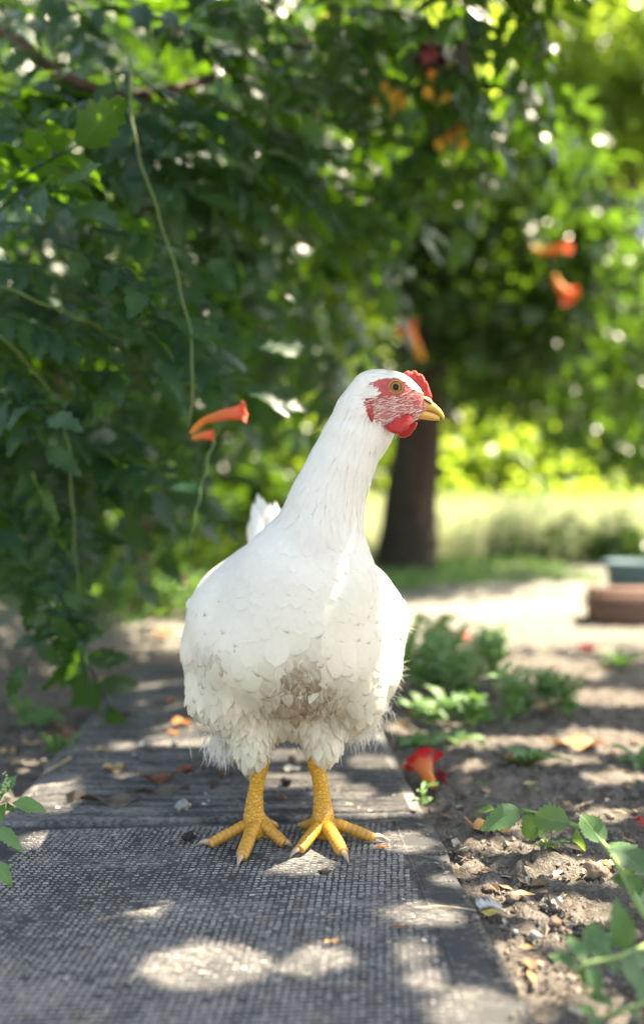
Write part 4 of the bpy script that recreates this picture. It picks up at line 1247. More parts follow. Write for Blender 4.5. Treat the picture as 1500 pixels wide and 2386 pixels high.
tree('tree', 'large deep green tree closing the far end of the clearing', (3.6, 13, 0), 5.0, .16, [(at(1300, 250, 13), (3.4, 1.2, 2.4), 300, 36, .32), (at(1200, 800, 13), (3.2, 1.2, 1.5), 240, 36, .3)], M['tree_leaf'], .19)
def shrub(label, base, rad, n, leafm, size, h):
    base = np.asarray(base, float)
    t = empty('shrub', base); tag(t, label, 'shrub')
    for k in range(5):
        e = base + np.array((rng.normal(0, .5) * rad[0], rng.normal(0, .4) * rad[1], h * rng.uniform(.7, 1.1)))
        trunk_mesh('stem', [base - np.array((0, 0, .03)), (base + e) / 2 + rng.normal(0, .04, 3), e], [.02, .014, .006], t, (0.10, 0.08, 0.05), 6, 8)
    pts = clumps(base + np.array((0, 0, h)), rad, n, 30, .11); pts = pts[pts[:, 2] > .02]
    v, f, u = scatter_leaves(pts, size)
    o = mobj('foliage', v, f, leafm, t, uv=u); o['kind'] = 'stuff'
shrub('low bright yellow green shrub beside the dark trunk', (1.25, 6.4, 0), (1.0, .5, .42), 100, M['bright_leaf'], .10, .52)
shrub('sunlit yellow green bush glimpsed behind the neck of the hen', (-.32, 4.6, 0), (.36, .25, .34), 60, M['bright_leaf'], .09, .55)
shrub('taller green bush between the vine thicket and the dark trunk', (-.35, 6.4, 0), (.9, .4, .7), 110, M['tree_leaf'], .10, 1.0)
shrub('darker green bush behind the brick block', (2.6, 6.6, 0), (.8, .5, .45), 70, M['tree_leaf'], .10, .60)
shrub('pale leafy bush rising out of the tall grass beside the trunk', (.62, 5.2, 0), (.30, .2, .22), 26, M['bright_leaf'], .07, .26)
shrub('loose pale bush in the tall grass farther from the trunk', (1.55, 5.3, 0), (.40, .2, .20), 26, M['bright_leaf'], .07, .25)
shrub('low dark bush standing in the pale tall grass', (1.02, 4.35, 0), (.10, .08, .07), 9, M['tree_leaf'], .06, .07)
shrub('second low dark bush in the pale grass, nearer the blue tub', (1.42, 4.15, 0), (.12, .08, .08), 10, M['tree_leaf'], .06, .08)
shrub('leafy bush at the foot of the vine thicket', (-.95, 3.4, 0), (.5, .35, .25), 50, M['tree_leaf'], .075, .28)
shrub('patch of low sunlit plants beyond the far left corner of the mats', (-.46, 2.25, 0), (.20, .12, .035), 26, M['weed_leaf'], .035, .03)
shrub('low green plants at the far end of the mats beside the stump', (-.30, 2.6, 0), (.22, .12, .04), 24, M['bright_leaf'], .04, .035)
shrub('small sunlit bush at the end of the mats', (-.62, 3.1, 0), (.42, .25, .10), 30, M['bright_leaf'], .06, .08)
tree('tree', 'tree standing to the left behind the vine thicket', (-4.2, 6.0, 0), 3.0, .11, [((-3.9, 6.0, 2.2), (1.5, .9, 1.4), 150, 34, .2), ((-3.2, 5.6, .9), (1.3, .7, .7), 90, 34, .18)], M['tree_leaf'], .13)
tree('tree', 'tree standing to the right of the clearing', (5.2, 8.0, 0), 3.4, .12, [((5.0, 8.0, 2.6), (1.4, .9, 1.5), 150, 34, .2), ((5.0, 7.8, .8), (1.3, .7, .6), 70, 34, .18)], M['tree_leaf'], .13)
shrub('hedge like bush in the distance beneath the tall trees', (1.0, 10.5, 0), (3.6, .6, .7), 170, M['tree_leaf'], .14, .6)
shrub('long low bush in the distance behind the thicket', (-3.6, 9.5, 0), (3.2, .6, .9), 170, M['tree_leaf'], .14, .8)

# ------------------------------------------------------------------ grass
def grass_patch(name, label, x0, x1, y0, y1, n, h, w, mat, cat):
    x = rng.uniform(x0, x1, n); y = rng.uniform(y0, y1, n)
    base = np.stack([x, y, np.zeros(n)], -1)
    lean = rng.normal(0, .22, (n, 3)); lean[:, 2] = 1; hh = h * rng.uniform(.5, 1.15, n)
    side = np.stack([np.cos(rng.uniform(0, 6.3, n)), np.sin(rng.uniform(0, 6.3, n)), np.zeros(n)], -1) * w
    m1 = base + lean * (hh * .55)[:, None]; m2 = base + lean * hh[:, None] + np.stack([rng.normal(0, .2, n) * hh, rng.normal(0, .2, n) * hh, -.05 * hh], -1)
    V = np.stack([base - side, base + side, m1 - side * .8, m1 + side * .8, m2], 1).reshape(-1, 3)
    k = np.arange(n)[:, None] * 5
    o = mobj(name, V, [k + np.array([[0, 1, 3, 2]]), k + np.array([[2, 3, 4]])], mat)
    tag(o, label, cat, kind='stuff')
grass_patch('tall_grass', 'pale sunlit tall grass across the far side of the clearing', .3, 3.2, 4.2, 6.0, 16000, .36, .0045, M['grass'], 'grass')
grass_patch('meadow_grass', 'short green grass around the foot of the dark trunk', -.6, 1.0, 2.9, 4.2, 5000, .07, .003, M['weed_leaf'], 'grass')

# ------------------------------------------------------------------ plants near the path
def stem_obj(pts, r0, r1, c, parent, name='stem', n=7, seg=24):
    p = spline(pts, seg); v, f = tube(p, np.linspace(r0, r1, seg), n)
    return mobj(name, v, f, M['stem'], parent, color=np.tile(np.array(c), (len(v), 1)))
LG = (0.20, 0.30, 0.10)

# creeping vine shoot at the right of the mat
cr = empty('creeping_shoot', G(1500, 2140)); tag(cr, 'green vine shoot with veined toothed leaves trailing over soil beside the mat', 'plant')
def hz(px, py, z): return P(px, py, FPX * (CAMZ - z) / (py - HYP))
stem_obj([hz(1540, 2190, .02), hz(1500, 2130, .035), hz(1452, 2040, .045), hz(1408, 1970, .05), hz(1370, 1935, .05), hz(1329, 1920, .045), hz(1262, 1898, .042), hz(1214, 1886, .040)], .0026, .0014, LG, cr)
for k, (b, t, w, n, z0, z1) in enumerate([((1214, 1886), (1119, 1934), 62, (.1, -.75, .65), .040, .022), ((1150, 1888), (1105, 1897), 34, (0, -.5, .85), .040, .030), ((1264, 1896), (1222, 1952), 62, (-.2, -.8, .55), .042, .015),
                                          ((1328, 1918), (1238, 1908), 74, (.1, -.85, .5), .046, .038), ((1246, 1930), (1268, 1964), 22, (.2, -.7, .6), .030, .010), ((1408, 1966), (1354, 1898), 56, (-.35, -.8, .5), .05, .060),
                                          ((1345, 1930), (1362, 1982), 30, (-.5, -.7, .5), .045, .02), ((1418, 1966), (1516, 2058), 84, (.25, -.75, .6), .05, .038), ((1484, 2092), (1454, 2026), 40, (-.3, -.6, .7), .035, .060),
                                          ((1470, 2070), (1414, 2050), 36, (-.2, -.4, .9), .04, .03), ((1462, 2075), (1520, 2110), 40, (0, -.4, .9), .04, .03)]):
    leaf_between(hz(*b, z0), hz(*t, z1), w * .69 / FPX, n, M['creeper_leaf'], 'leaf', cr, droop=.08, fold=.25, serr=.2, nst=19, seed=k)
# second shoot, with paired leaflets
cs = empty('creeping_shoot', G(1520, 2230)); tag(cs, 'pinnate leafy shoot with small paired leaflets low over the soil', 'plant')
stem_obj([hz(1335, 2261, .035), hz(1366, 2246, .040), hz(1424, 2233, .042), hz(1486, 2211, .040), hz(1545, 2180, .03)], .0010, .0020, LG, cs, 'leaf_stalk')
for k, (b, t, w, n, z0, z1) in enumerate([((1366, 2245), (1321, 2180), 32, (-.2, -.6, .75), .040, .045), ((1395, 2236), (1360, 2164), 30, (-.2, -.6, .75), .041, .048), ((1422, 2232), (1371, 2147), 38, (-.25, -.6, .75), .042, .052),
                                          ((1340, 2255), (1280, 2224), 32, (0, -.6, .8), .036, .034), ((1345, 2258), (1361, 2312), 24, (.3, -.7, .6), .036, .020), ((1370, 2248), (1391, 2326), 36, (.2, -.75, .6), .040, .022),
                                          ((1447, 2226), (1503, 2328), 46, (.2, -.75, .6), .042, .025), ((1398, 2240), (1452, 2268), 20, (.1, -.5, .85), .040, .034), ((1467, 2220), (1515, 2250), 30, (.1, -.6, .8), .042, .036),
                                          ((1452, 2212), (1431, 2096), 58, (-.1, -.85, .5), .041, .070)]):
    leaf_between(hz(*b, z0), hz(*t, z1), w * .58 / FPX, n, M['creeper_leaf'], 'leaflet', cs, droop=.08, fold=.25, serr=.16, nst=15, seed=k)
ct = empty('creeping_shoot', G(1500, 2360)); tag(ct, 'leafy shoot with narrow leaves lying on the soil below the pinnate shoot', 'plant')
stem_obj([hz(1394, 2372, .018), hz(1440, 2356, .022), hz(1500, 2337, .025), hz(1560, 2310, .02)], .0008, .0018, LG, ct)
for k, (b, t, w, n) in enumerate([((1438, 2353), (1352, 2318), 26, (-.1, -.5, .85)), ((1391, 2370), (1335, 2346), 28, (-.1, -.5, .85)), ((1455, 2352), (1495, 2378), 26, (.1, -.5, .85)), ((1400, 2372), (1370, 2400), 24, (0, -.5, .85)), ((1480, 2345), (1520, 2300), 30, (0, -.6, .8))]):
    leaf_between(hz(*b, .022), hz(*t, .015), w * .5 / FPX, n, M['creeper_leaf'], 'leaf', ct, droop=.1, fold=.25, serr=.16, nst=13, seed=k)

# plant at the left edge, arrow-shaped leaves
lp = empty('goosefoot', G(-40, 1990)); tag(lp, 'weed with diamond shaped bright green leaves at the left edge of the mat', 'plant')
stem_obj([hz(-42, 1990, .0), hz(-38, 1960, .03), hz(-22, 1900, .05), hz(6, 1852, .075), hz(18, 1828, .085)], .0022, .0010, LG, lp)
for k, (b, t, w, n, z0, z1) in enumerate([((30, 1870), (109, 1890), 46, (.1, -.75, .65), .065, .052), ((8, 1852), (40, 1806), 44, (-.3, -.85, .4), .074, .085), ((14, 1872), (0, 1925), 40, (-.2, -.9, .4), .07, .045), ((-8, 1925), (56, 1985), 36, (.2, -.8, .55), .05, .03),
                                          ((-12, 2005), (30, 2067), 38, (.3, -.8, .5), .035, .015), ((6, 1860), (-50, 1830), 40, (-.3, -.85, .4), .074, .08), ((18, 1868), (34, 1892), 20, (.1, -.8, .5), .07, .055)]):
    leaf_between(hz(*b, z0), hz(*t, z1), w * .66 / FPX, n, M['weed_leaf'], 'leaf', lp, 'diamond', .06, .25, .14, 17, k)
mb = MB()
for _ in range(26):
    c = hz(14 + random.gauss(0, 6), 1826 + random.gauss(0, 16), .082); r_ = .0012
    v = np.array([(1,0,0),(-1,0,0),(0,1,0),(0,-1,0),(0,0,1),(0,0,-1)]) * r_ + c
    mb.add(v, np.array([(0,2,4),(2,1,4),(1,3,4),(3,0,4),(2,0,5),(1,2,5),(3,1,5),(0,3,5)]), (0.30, 0.40, 0.16))
o = mb.obj('flower_buds', M['stem'], lp); o['kind'] = 'stuff'

GW = 'weeds growing between the mats and the clearing'
def weed(px, py, h, label, n_stem=3, n_leaf=9, ll=.03, lw=.007, spread=.4, seed=0, mat='weed_leaf', shape='lance', group=None, z=0.0):
    lw = lw * 1.45 if group == GW else lw; ll = ll * 1.1 if group == GW else ll; n_stem = n_stem + 1 if group == GW else n_stem
    r = np.random.default_rng(seed + 500)
    b = G(px, py, z)
    t = empty('weed', b); tag(t, label, 'plant', group)
    for s in range(n_stem):
        d = np.array((r.normal(0, spread), r.normal(0, spread * .6), 1.0)); top = b + d * h * r.uniform(.7, 1.05)
        q = [b + r.normal(0, .004, 3) * np.array((1, 1, 0)), (b + top) / 2 + r.normal(0, h * .06, 3), top]
        stem_obj(q, .0012, .0006, LG, t, n=5, seg=8)
        pp = spline(q, 20)
        for k in range(n_leaf):
            i = int(3 + 16.9 * k / n_leaf); a = k * 2.4 + r.uniform(0, 1)
            e = pp[i] + np.array((math.cos(a), math.sin(a), r.uniform(.05, .7))) * ll * r.uniform(.6, 1.1)
            leaf_between(pp[i], e, lw * r.uniform(.8, 1.2), (r.normal(0, .3), -.4, 1), M[mat], 'leaf', t, shape, .12, .25, .12, 9, k)
    return t
def rosette(px, py, label, n=9, ll=.05, lw=.014, seed=0, rise=.4, mat='weed_leaf', group=None, shape='lance', serr=.15, z=0.0):
    r = np.random.default_rng(seed + 900); b = G(px, py, z); t = empty('weed', b); tag(t, label, 'plant', group)
    for k in range(n):
        a = k * 2 * math.pi / n + r.uniform(-.3, .3)
        e = b + np.array((math.cos(a), math.sin(a), rise * r.uniform(.3, 1.3))) * ll * r.uniform(.7, 1.1)
        leaf_between(b + np.array((0, 0, .003)), e, lw * r.uniform(.8, 1.2), (math.cos(a) * -.4, math.sin(a) * -.4 - .2, 1), M[mat], 'leaf', t, shape, .16, .25, serr, 13, k)
    return t
weed(1085, 1640, .085, 'tall bushy weed just behind the white feather scrap', 4, 12, .030, .007, .35, 1, group=GW)
weed(1150, 1600, .080, 'leafy weed topped with a pale upright tip behind the bare soil', 3, 12, .028, .008, .3, 2, group=GW)
weed(1175, 1690, .075, 'weed with one thin upright stem of narrow leaves above the curled dry leaf', 2, 14, .026, .006, .2, 3, group=GW)
weed(1010, 1630, .080, 'spreading weed touching the right flank of the hen', 4, 11, .034, .009, .45, 4, group=GW)
weed(965, 1600, .070, 'low tangled weed behind the right thigh of the hen', 3, 10, .032, .009, .45, 5, group=GW)
weed(1320, 1668, .060, 'feathery round weed standing alone on the open soil', 5, 11, .026, .005, .5, 6, group=GW)
weed(1215, 1665, .055, 'short weed beside the small dark red petal', 3, 10, .026, .007, .45, 7, group=GW)
weed(1275, 1640, .045, 'small weed just behind the feathery round weed', 3, 8, .024, .009, .4, 8, group=GW)
weed(1050, 1570, .060, 'blurred weed behind the tall bushy weed', 3, 9, .032, .009, .4, 9, group=GW)
weed(1100, 1700, .045, 'low spreading weed between the tall weed and the flat rosette', 3, 8, .030, .010, .6, 30, group=GW)
weed(1000, 1690, .035, 'short weed beside the ribbed mat behind the seedling', 3, 7, .026, .010, .6, 31, group=GW)
weed(1130, 1545, .070, 'taller weed at the back of the weed patch', 3, 10, .036, .010, .4, 32, group=GW)
weed(1010, 1550, .090, 'tall weed behind the hen with pale green shoots', 3, 11, .040, .011, .35, 33, group=GW)
rosette(1065, 1738, 'flat rosette with one long leaf lying on the soil behind the red flower', 5, .050, .014, 10, .25, group=GW)
rosette(1235, 1788, 'rosette weed with notched leaves sheltering the curled dry leaf', 11, .042, .012, 11, .45, group=GW)
rosette(965, 1745, 'broad leaved seedling at the edge of the ribbed mat', 5, .034, .016, 12, .35, group=GW)
weed(985, 1880, .020, 'bright seedling with four pale leaves at the corner where the mats meet', 1, 6, .020, .006, .2, 13)
rosette(1118, 1835, 'tiny clover like seedling on bare soil near the red flower', 7, .008, .005, 14, .5, shape='round', serr=0)
rosette(1238, 1842, 'tiny seedling on bare soil below the rosette weed', 6, .008, .004, 15, .4, shape='round', serr=0)
rosette(1275, 1990, 'tuft of thin grass on the soil below the vine shoot', 12, .018, .0018, 16, .9, serr=0)
rosette(1445, 1560, 'pale weed in the sunny part of the clearing', 9, .05, .014, 17, .6)
rosette(1490, 1790, 'pale green leaf rosette at the right side of the open soil', 6, .035, .012, 18, .5)
weed(130, 1760, .026, 'small clover like weed at the left edge of the ribbed mat', 5, 8, .010, .007, .7, 19, shape='round')
rosette(95, 1695, 'broad leaved weed in the dark soil left of the ribbed mat', 8, .040, .018, 20, .5)
weed(60, 1690, .035, 'thin stemmed weed left of the broad leaved one', 3, 7, .018, .008, .5, 21)
# a broad blade rising past the hen
bl = empty('broad_leaf_plant', G(930, 1600)); tag(bl, 'plant with long broad green blades leaning right behind the hen', 'plant')
for k, (b, t, w) in enumerate((((935, 1590), (1056, 1472), 34), ((945, 1590), (1040, 1430), 26), ((930, 1580), (985, 1420), 26), ((960, 1600), (1085, 1530), 24))):
    leaf_between(P(*b, 1.38), P(*t, 1.40), w * 1.4 / FPX, (-.3, -.9, .4), M['weed_leaf'], 'leaf', bl, 'lance', .06, .3, 0, 13, k)
ir = empty('iris_clump', G(225, 1405)); tag(ir, 'clump of long pale green sword leaves at the foot of the vine', 'plant')
for k, (b, t, w) in enumerate((((215, 1405), (330, 1190), 46), ((225, 1405), (375, 1235), 40), ((210, 1405), (240, 1200), 38), ((230, 1405), (300, 1180), 36), ((235, 1408), (430, 1300), 34), ((205, 1405), (170, 1230), 34))):
    leaf_between(P(*b, 2.5), P(*t, 2.45), w * 2.5 / FPX, (-.3, -1, .3), M['bright_leaf'], 'blade', ir, 'lance', .1, .25, 0, 15, k)

# ------------------------------------------------------------------ fallen flowers
ff = empty('fallen_flower', G(990, 1835)); tag(ff, 'fallen red trumpet flower with orange striped tube beside the mat', 'flower', 'red flowers fallen on the soil')
trumpet([G(1013, 1836, .006), G(1004, 1822, .010), hz(992, 1802, .018), hz(985, 1778, .026)], .0085, (0.78, 0.36, 0.06), (0.66, 0.12, 0.05), ff, 'tube', flare=1.75, lobe_len=.55, lobe_c=(0.58, 0.025, 0.03))
for k, (b, t, w) in enumerate((((1010, 1815), (1045, 1812), 26), ((1012, 1822), (1040, 1832), 22), ((1006, 1812), (1038, 1800), 18))):
    leaf_between(G(*b, .004), G(*t, .008), w * .85 / FPX, (.1, -.6, .8), M['petal'], 'withered_petal', ff, 'round', .25, .5, .2, 9, k, .12, color=(0.20, 0.02, 0.03))
def petal_pile(px, py, label, s, c):
    t = empty('fallen_flower', G(px, py)); tag(t, label, 'flower', 'red flowers fallen on the soil')
    b = G(px, py, .006)
    for k in range(5):
        a = k * 1.3; e = b + np.array((math.cos(a), math.sin(a) * .8, .5)) * s
        leaf_between(b, e, s * 1.0, (math.cos(a) * -.6, -.5, .8), M['petal'], 'petal', t, 'round', .25, .5, .1, 9, k, .1, color=c)
petal_pile(1252, 1618, 'small crumpled dark red flower among the weeds', .014, (0.42, 0.015, 0.03))
petal_pile(1365, 1520, 'bright red flower lying far off on the sunny soil', .020, (0.60, 0.06, 0.05))
petal_pile(1078, 1492, 'pinkish red flower lying on the sunny soil behind the weeds', .018, (0.60, 0.10, 0.08))
petal_pile(1502, 1928, 'dark red flower at the edge of the soil beside the vine shoot', .010, (0.36, 0.03, 0.03))

# ------------------------------------------------------------------ dry leaves, bark, droppings, stones
def dry_leaf(px, py, lx, ang, label, c, w=.5, z=0.0, curl=.35, shape='ovate', group='dry fallen leaves', seed=0, lift=.004, name='dry_leaf', cat='dry leaf', stalk=False, fold=.55):
    b = G(px, py, z + .0015); l = lx * b[1] / FPX
    t = empty(name, b); tag(t, label, cat, group)
    a = R(ang); d = np.array((math.cos(a), math.sin(a), 0)) * l / 2
    r = np.random.default_rng(seed)
    tv, tf, tu = leaflet(17, w, .10, fold, 0, .07 if fold > .3 else .02, shape, seed); tv = tv.copy()
    tv[:, 2] += curl * (tv[:, 0] - .5) ** 2 * 1.3 + .10 * np.sin(tv[:, 0] * 7 + seed) * np.abs(tv[:, 1]) * 2
    tv[:, 2] -= tv[:, 2].min(); tv[:, 0] -= .5
    pos = b + (tv * l) @ frame(d, (r.normal(0, .12), -.18, 1)).T
    pos[:, 2] += max(0, z + .0012 - pos[:, 2].min())
    cc = np.array(c) * (1 + r.normal(0, .10, len(pos)))[:, None]; e = np.abs(tu[:, 1])[:, None] > .4
    cc = np.where(e, cc * 1.25, cc * .8)
    mobj('blade', pos, tf, M['dry'], t, color=np.clip(cc, 0, 1), uv=tu)
    if stalk:
        q = [pos[17], pos[17] - d / l * l * .2 + np.array((0, 0, .004)), pos[17] - d / l * l * .42 + np.array((0, 0, .008))]
        v, f = tube(spline(q, 8), [.0007] * 8, 5); mobj('stalk', v, f, M['stem'], t, color=np.tile(np.array(c) * .8, (len(v), 1)))
RM = RZ + .001
TAN, BRN, ORG, DKB = (0.40, 0.28, 0.16), (0.22, 0.12, 0.06), (0.50, 0.20, 0.06), (0.10, 0.06, 0.04)
dry_leaf(268, 1795, 58, 20, 'pale tan curled dry leaf on the ribbed mat', TAN, .75, RM, .5, seed=1)
dry_leaf(375, 1822, 84, 25, 'dark reddish brown curled leaf with long stalk on the ribbed mat', (0.20, 0.08, 0.04), .42, RM, .7, seed=2, stalk=True)
dry_leaf(435, 1798, 50, -5, 'crumpled red brown leaf just behind the curled leaf on the ribbed mat', (0.24, 0.07, 0.04), .6, RM, .6, seed=3)
dry_leaf(238, 1750, 50, -8, 'flat tan leaf lying near the left edge of the ribbed mat', TAN, .35, RM, .2, seed=4)
dry_leaf(425, 1688, 48, 5, 'bright orange brown leaf lit by the sun on the ribbed mat', ORG, .6, RM, .6, seed=5)
dry_leaf(406, 1709, 28, 0, 'small orange brown leaf in front of the sunlit orange leaf', (0.40, 0.17, 0.05), .5, RM, .4, seed=6)
dry_leaf(396, 1634, 30, 0, 'small orange leaf far back on the ribbed mat', ORG, .5, RM, .4, seed=7)
dry_leaf(288, 1668, 40, -15, 'dark brown leaf at the back left of the ribbed mat', DKB, .5, RM, .4, seed=8)
dry_leaf(460, 1665, 44, 30, 'brown leaf half hidden behind the left thigh of the hen', BRN, .5, RM, .5, seed=9)
dry_leaf(352, 1752, 40, -18, 'dark grey brown curled bark like leaf on the ribbed mat', (0.13, 0.10, 0.07), .28, RM, .2, seed=10)
dry_leaf(340, 1738, 34, 15, 'whitish papery scrap on the ribbed mat', (0.60, 0.58, 0.54), .6, RM, .4, name='paper_scrap', cat='scrap', group=None, seed=11)
dry_leaf(1150, 1935, 100, 4, 'large orange tan dry leaf under the leaves of the vine shoot', (0.55, 0.28, 0.10), .42, 0, .4, seed=12, stalk=True)
dry_leaf(1215, 1785, 80, -12, 'curled brown dry leaf lying under the rosette weed', (0.36, 0.19, 0.08), .6, 0, .8, seed=13)
dry_leaf(1170, 1790, 40, 50, 'narrow brown dry leaf left of the rosette weed', (0.34, 0.17, 0.07), .35, 0, .3, seed=14)
dry_leaf(1352, 1742, 130, -4, 'long light brown dry leaf lying on the open soil', (0.50, 0.28, 0.14), .36, 0, .2, seed=15, stalk=True)
dry_leaf(945, 1795, 55, -30, 'orange brown dry leaf behind the fallen red flower', (0.46, 0.20, 0.08), .5, 0, .4, seed=16)
dry_leaf(890, 1975, 30, 5, 'tiny orange leaf scrap near the right foot of the hen', ORG, .4, MAT_Z, .2, seed=17)
dry_leaf(935, 2162, 40, 0, 'tiny brown leaf scrap on the patterned mat', BRN, .3, MAT_Z + .001, .2, seed=18)
dry_leaf(775, 2195, 44, 25, 'small narrow dry leaf on the patterned mat', (0.34, 0.22, 0.12), .3, MAT_Z + .001, .3, seed=19)
dry_leaf(1055, 1610, 40, 10, 'pale dry leaf among the weeds', TAN, .5, 0, .3, seed=20)
dry_leaf(1260, 1650, 60, 0, 'straw coloured dry leaf behind the feathery weed', (0.55, 0.40, 0.22), .4, 0, .3, seed=21)
dry_leaf(965, 1665, 44, 0, 'orange dry leaf by the right edge of the ribbed mat', ORG, .5, 0, .5, seed=22)
dry_leaf(930, 1690, 34, 0, 'yellow dry leaf by the right edge of the ribbed mat', (0.55, 0.36, 0.08), .5, 0, .3, seed=23)
dry_leaf(250, 1590, 40, 20, 'yellowish dry leaf in the leaf litter by the vine', (0.55, 0.42, 0.14), .5, 0, .3, seed=24)
dry_leaf(385, 1480, 50, 0, 'orange dry leaf at the far end of the mats', ORG, .5, 0, .3, seed=25)
dry_leaf(150, 1720, 90, 12, 'flat brown dry leaf in the shade left of the ribbed mat', (0.26, 0.14, 0.08), .4, 0, .15, seed=26)
dry_leaf(40, 1905, 60, -5, 'straw coloured dry leaf under the goosefoot weed', (0.52, 0.34, 0.14), .35, 0, .3, seed=27)
dry_leaf(1145, 2128, 56, 3, 'small yellow leaf under the white feather', (0.46, 0.36, 0.10), .36, .006, .1, seed=28, fold=.1)
dry_leaf(240, 1875, 180, -10, 'long dark strip of bark on the ribbed mat', (0.13, 0.105, 0.08), .20, RM, .06, 'lance', 'strips of bark on the ribbed mat', 31, name='bark_strip', cat='bark')
dry_leaf(370, 1852, 140, 8, 'slim curved strip of bark beside the pale dropping', (0.12, 0.10, 0.08), .12, RM, .12, 'lance', 'strips of bark on the ribbed mat', 32, name='bark_strip', cat='bark')
for k in range(26):
    px, py = random.uniform(0, 300), random.uniform(1580, 1760)
    if px > 330 - (py - 1548) * .83 - 40: continue
    dry_leaf(px, py, random.uniform(24, 55), random.uniform(0, 180), 'small brown dry leaf in the litter under the vine', random.choice([BRN, TAN, DKB, (0.3, 0.22, 0.15)]), random.uniform(.35, .6), 0, .3, group='leaf litter under the vine', seed=100 + k)

def twig(pts, r, label, c, z, group=None):
    q = [G(x, y, z + r + .0006 + dz) for x, y, dz in pts]
    p = spline(q, 16) + rng.normal(0, r * .25, (16, 3)); v, f = tube(p, np.linspace(r, r * .55, 16), 7)
    o = mobj('twig', v, f, M['bark'], None, color=np.tile(np.array(c), (len(v), 1))); tag(o, label, 'twig', group)
twig([(165, 1764, .002), (135, 1783, .003), (100, 1803, 0)], .0011, 'straw coloured twig across the left edge of the ribbed mat', (0.45, 0.34, 0.20), RM)
twig([(312, 1765, 0), (350, 1775, .001), (382, 1783, 0)], .0010, 'thin dark twig on the ribbed mat', (0.08, 0.06, 0.05), RM)
twig([(470, 1785, 0), (520, 1795, .001), (566, 1802, 0)], .0014, 'dark twig behind the left leg of the hen', (0.08, 0.06, 0.05), RM)
twig([(1300, 1895, 0), (1340, 1880, .003), (1382, 1866, .004)], .0012, 'thin grey twig lying on the soil behind the vine shoot', (0.26, 0.22, 0.18), .002)
twig([(960, 2116, .001), (1040, 2112, .001), (1110, 2122, .002)], .0006, 'pale straw lying across the mat edge near the feather', (0.5, 0.42, 0.3), MAT_Z)

def lump(px, py, r, label, c, z, name, cat, group=None, seed=0, squash=.8, rough=.25):
    b = G(px, py, z); rr = r * b[1] / FPX
    bm = bmesh.new(); bmesh.ops.create_icosphere(bm, subdivisions=3, radius=1)
    v = np.array([q.co[:] for q in bm.verts]); f = np.array([[w.index for w in q.verts] for q in bm.faces]); bm.free()
    n = vnoise(v[:, 0] * 2 + seed, v[:, 1] * 2 + v[:, 2] * 1.7, 1.3, seed) - .5 + .6 * (vnoise(v[:, 0] + seed, v[:, 2] + v[:, 1] * 1.3, 4, seed + 1) - .5)
    v = v * (1 + rough * 2 * n)[:, None] * np.array((1, .9, squash)) * rr
    v[:, 2] -= v[:, 2].min() + rr * .12
    o = mobj(name, v + b, f, M['clod'], None, color=np.tile(np.array(c), (len(v), 1))); tag(o, label, cat, group)
for k, (px, py, r, c, lab) in enumerate([(518, 1805, 9, (.10, .07, .05), 'brown seed pod on the ribbed mat beside the left leg'), (498, 1828, 12, (.07, .06, .055), 'dark crumbly dropping left of the left leg of the hen'), (668, 1822, 13, (.06, .05, .045), 'dark dropping between the legs of the hen'),
                                         (657, 1858, 9, (.16, .08, .06), 'reddish brown seed between the legs of the hen'), (680, 1768, 9, (.12, .08, .06), 'brown seed pod behind the legs of the hen'), (440, 1950, 13, (.035, .03, .03), 'black dropping on the patterned mat beside the left claw'),
                                         (426, 1880, 15, (.30, .29, .27), 'grey crumbly dropping near the seam of the mats'), (328, 1842, 8, (.14, .12, .11), 'small grey stone beside the curved bark strip'), (408, 1732, 8, (.25, .25, .25), 'small grey pebble in the sunlit strip of the ribbed mat'), (636, 1735, 8, (.10, .07, .05), 'dark seed behind the left leg of the hen')]):
    lump(px, py + r * .7, r, lab, c, RM if py < 1900 else MAT_Z + .001, 'dropping' if 'dropping' in lab else ('seed' if 'seed' in lab else 'pebble'), 'dropping' if 'dropping' in lab else ('seed' if 'seed' in lab else 'pebble'), seed=k + 3, rough=.4 if 'dropping' in lab else .15)
for k, (px, py, r) in enumerate([(758, 2030, 14)]):
    lump(px, py + 4, r, 'flat black scrap on the patterned mat in front of the right foot', (.02, .02, .02), MAT_Z, 'dropping', 'dropping', seed=60, squash=.25, rough=.5)
CLOD = ['angular tan clod of earth below the vine shoot', 'reddish clod touching the angular tan clod', 'round brown clod under the leaves of the vine shoot', 'rounded tan clod between the feather and the pinnate shoot', 'pinkish clod beside the stem of the pinnate shoot',
        'small dark clod alone behind the vine shoot', 'small dark clod near the pale leaf rosette', 'small dark clod beside the fallen red flower', 'grey stone on the soil below the feather', 'tiny white pebble on the soil below the feather', 'dark clod against the mat edge above the feather',
        'flat dark clod just right of the feather', 'crumbly clod next to the thin grey twig', 'small brown clod above the rounded tan clod', 'crumbly clod under the large leaf of the vine shoot', 'tiny clod beside the flat rosette weed', 'small clod out on the sunny soil']
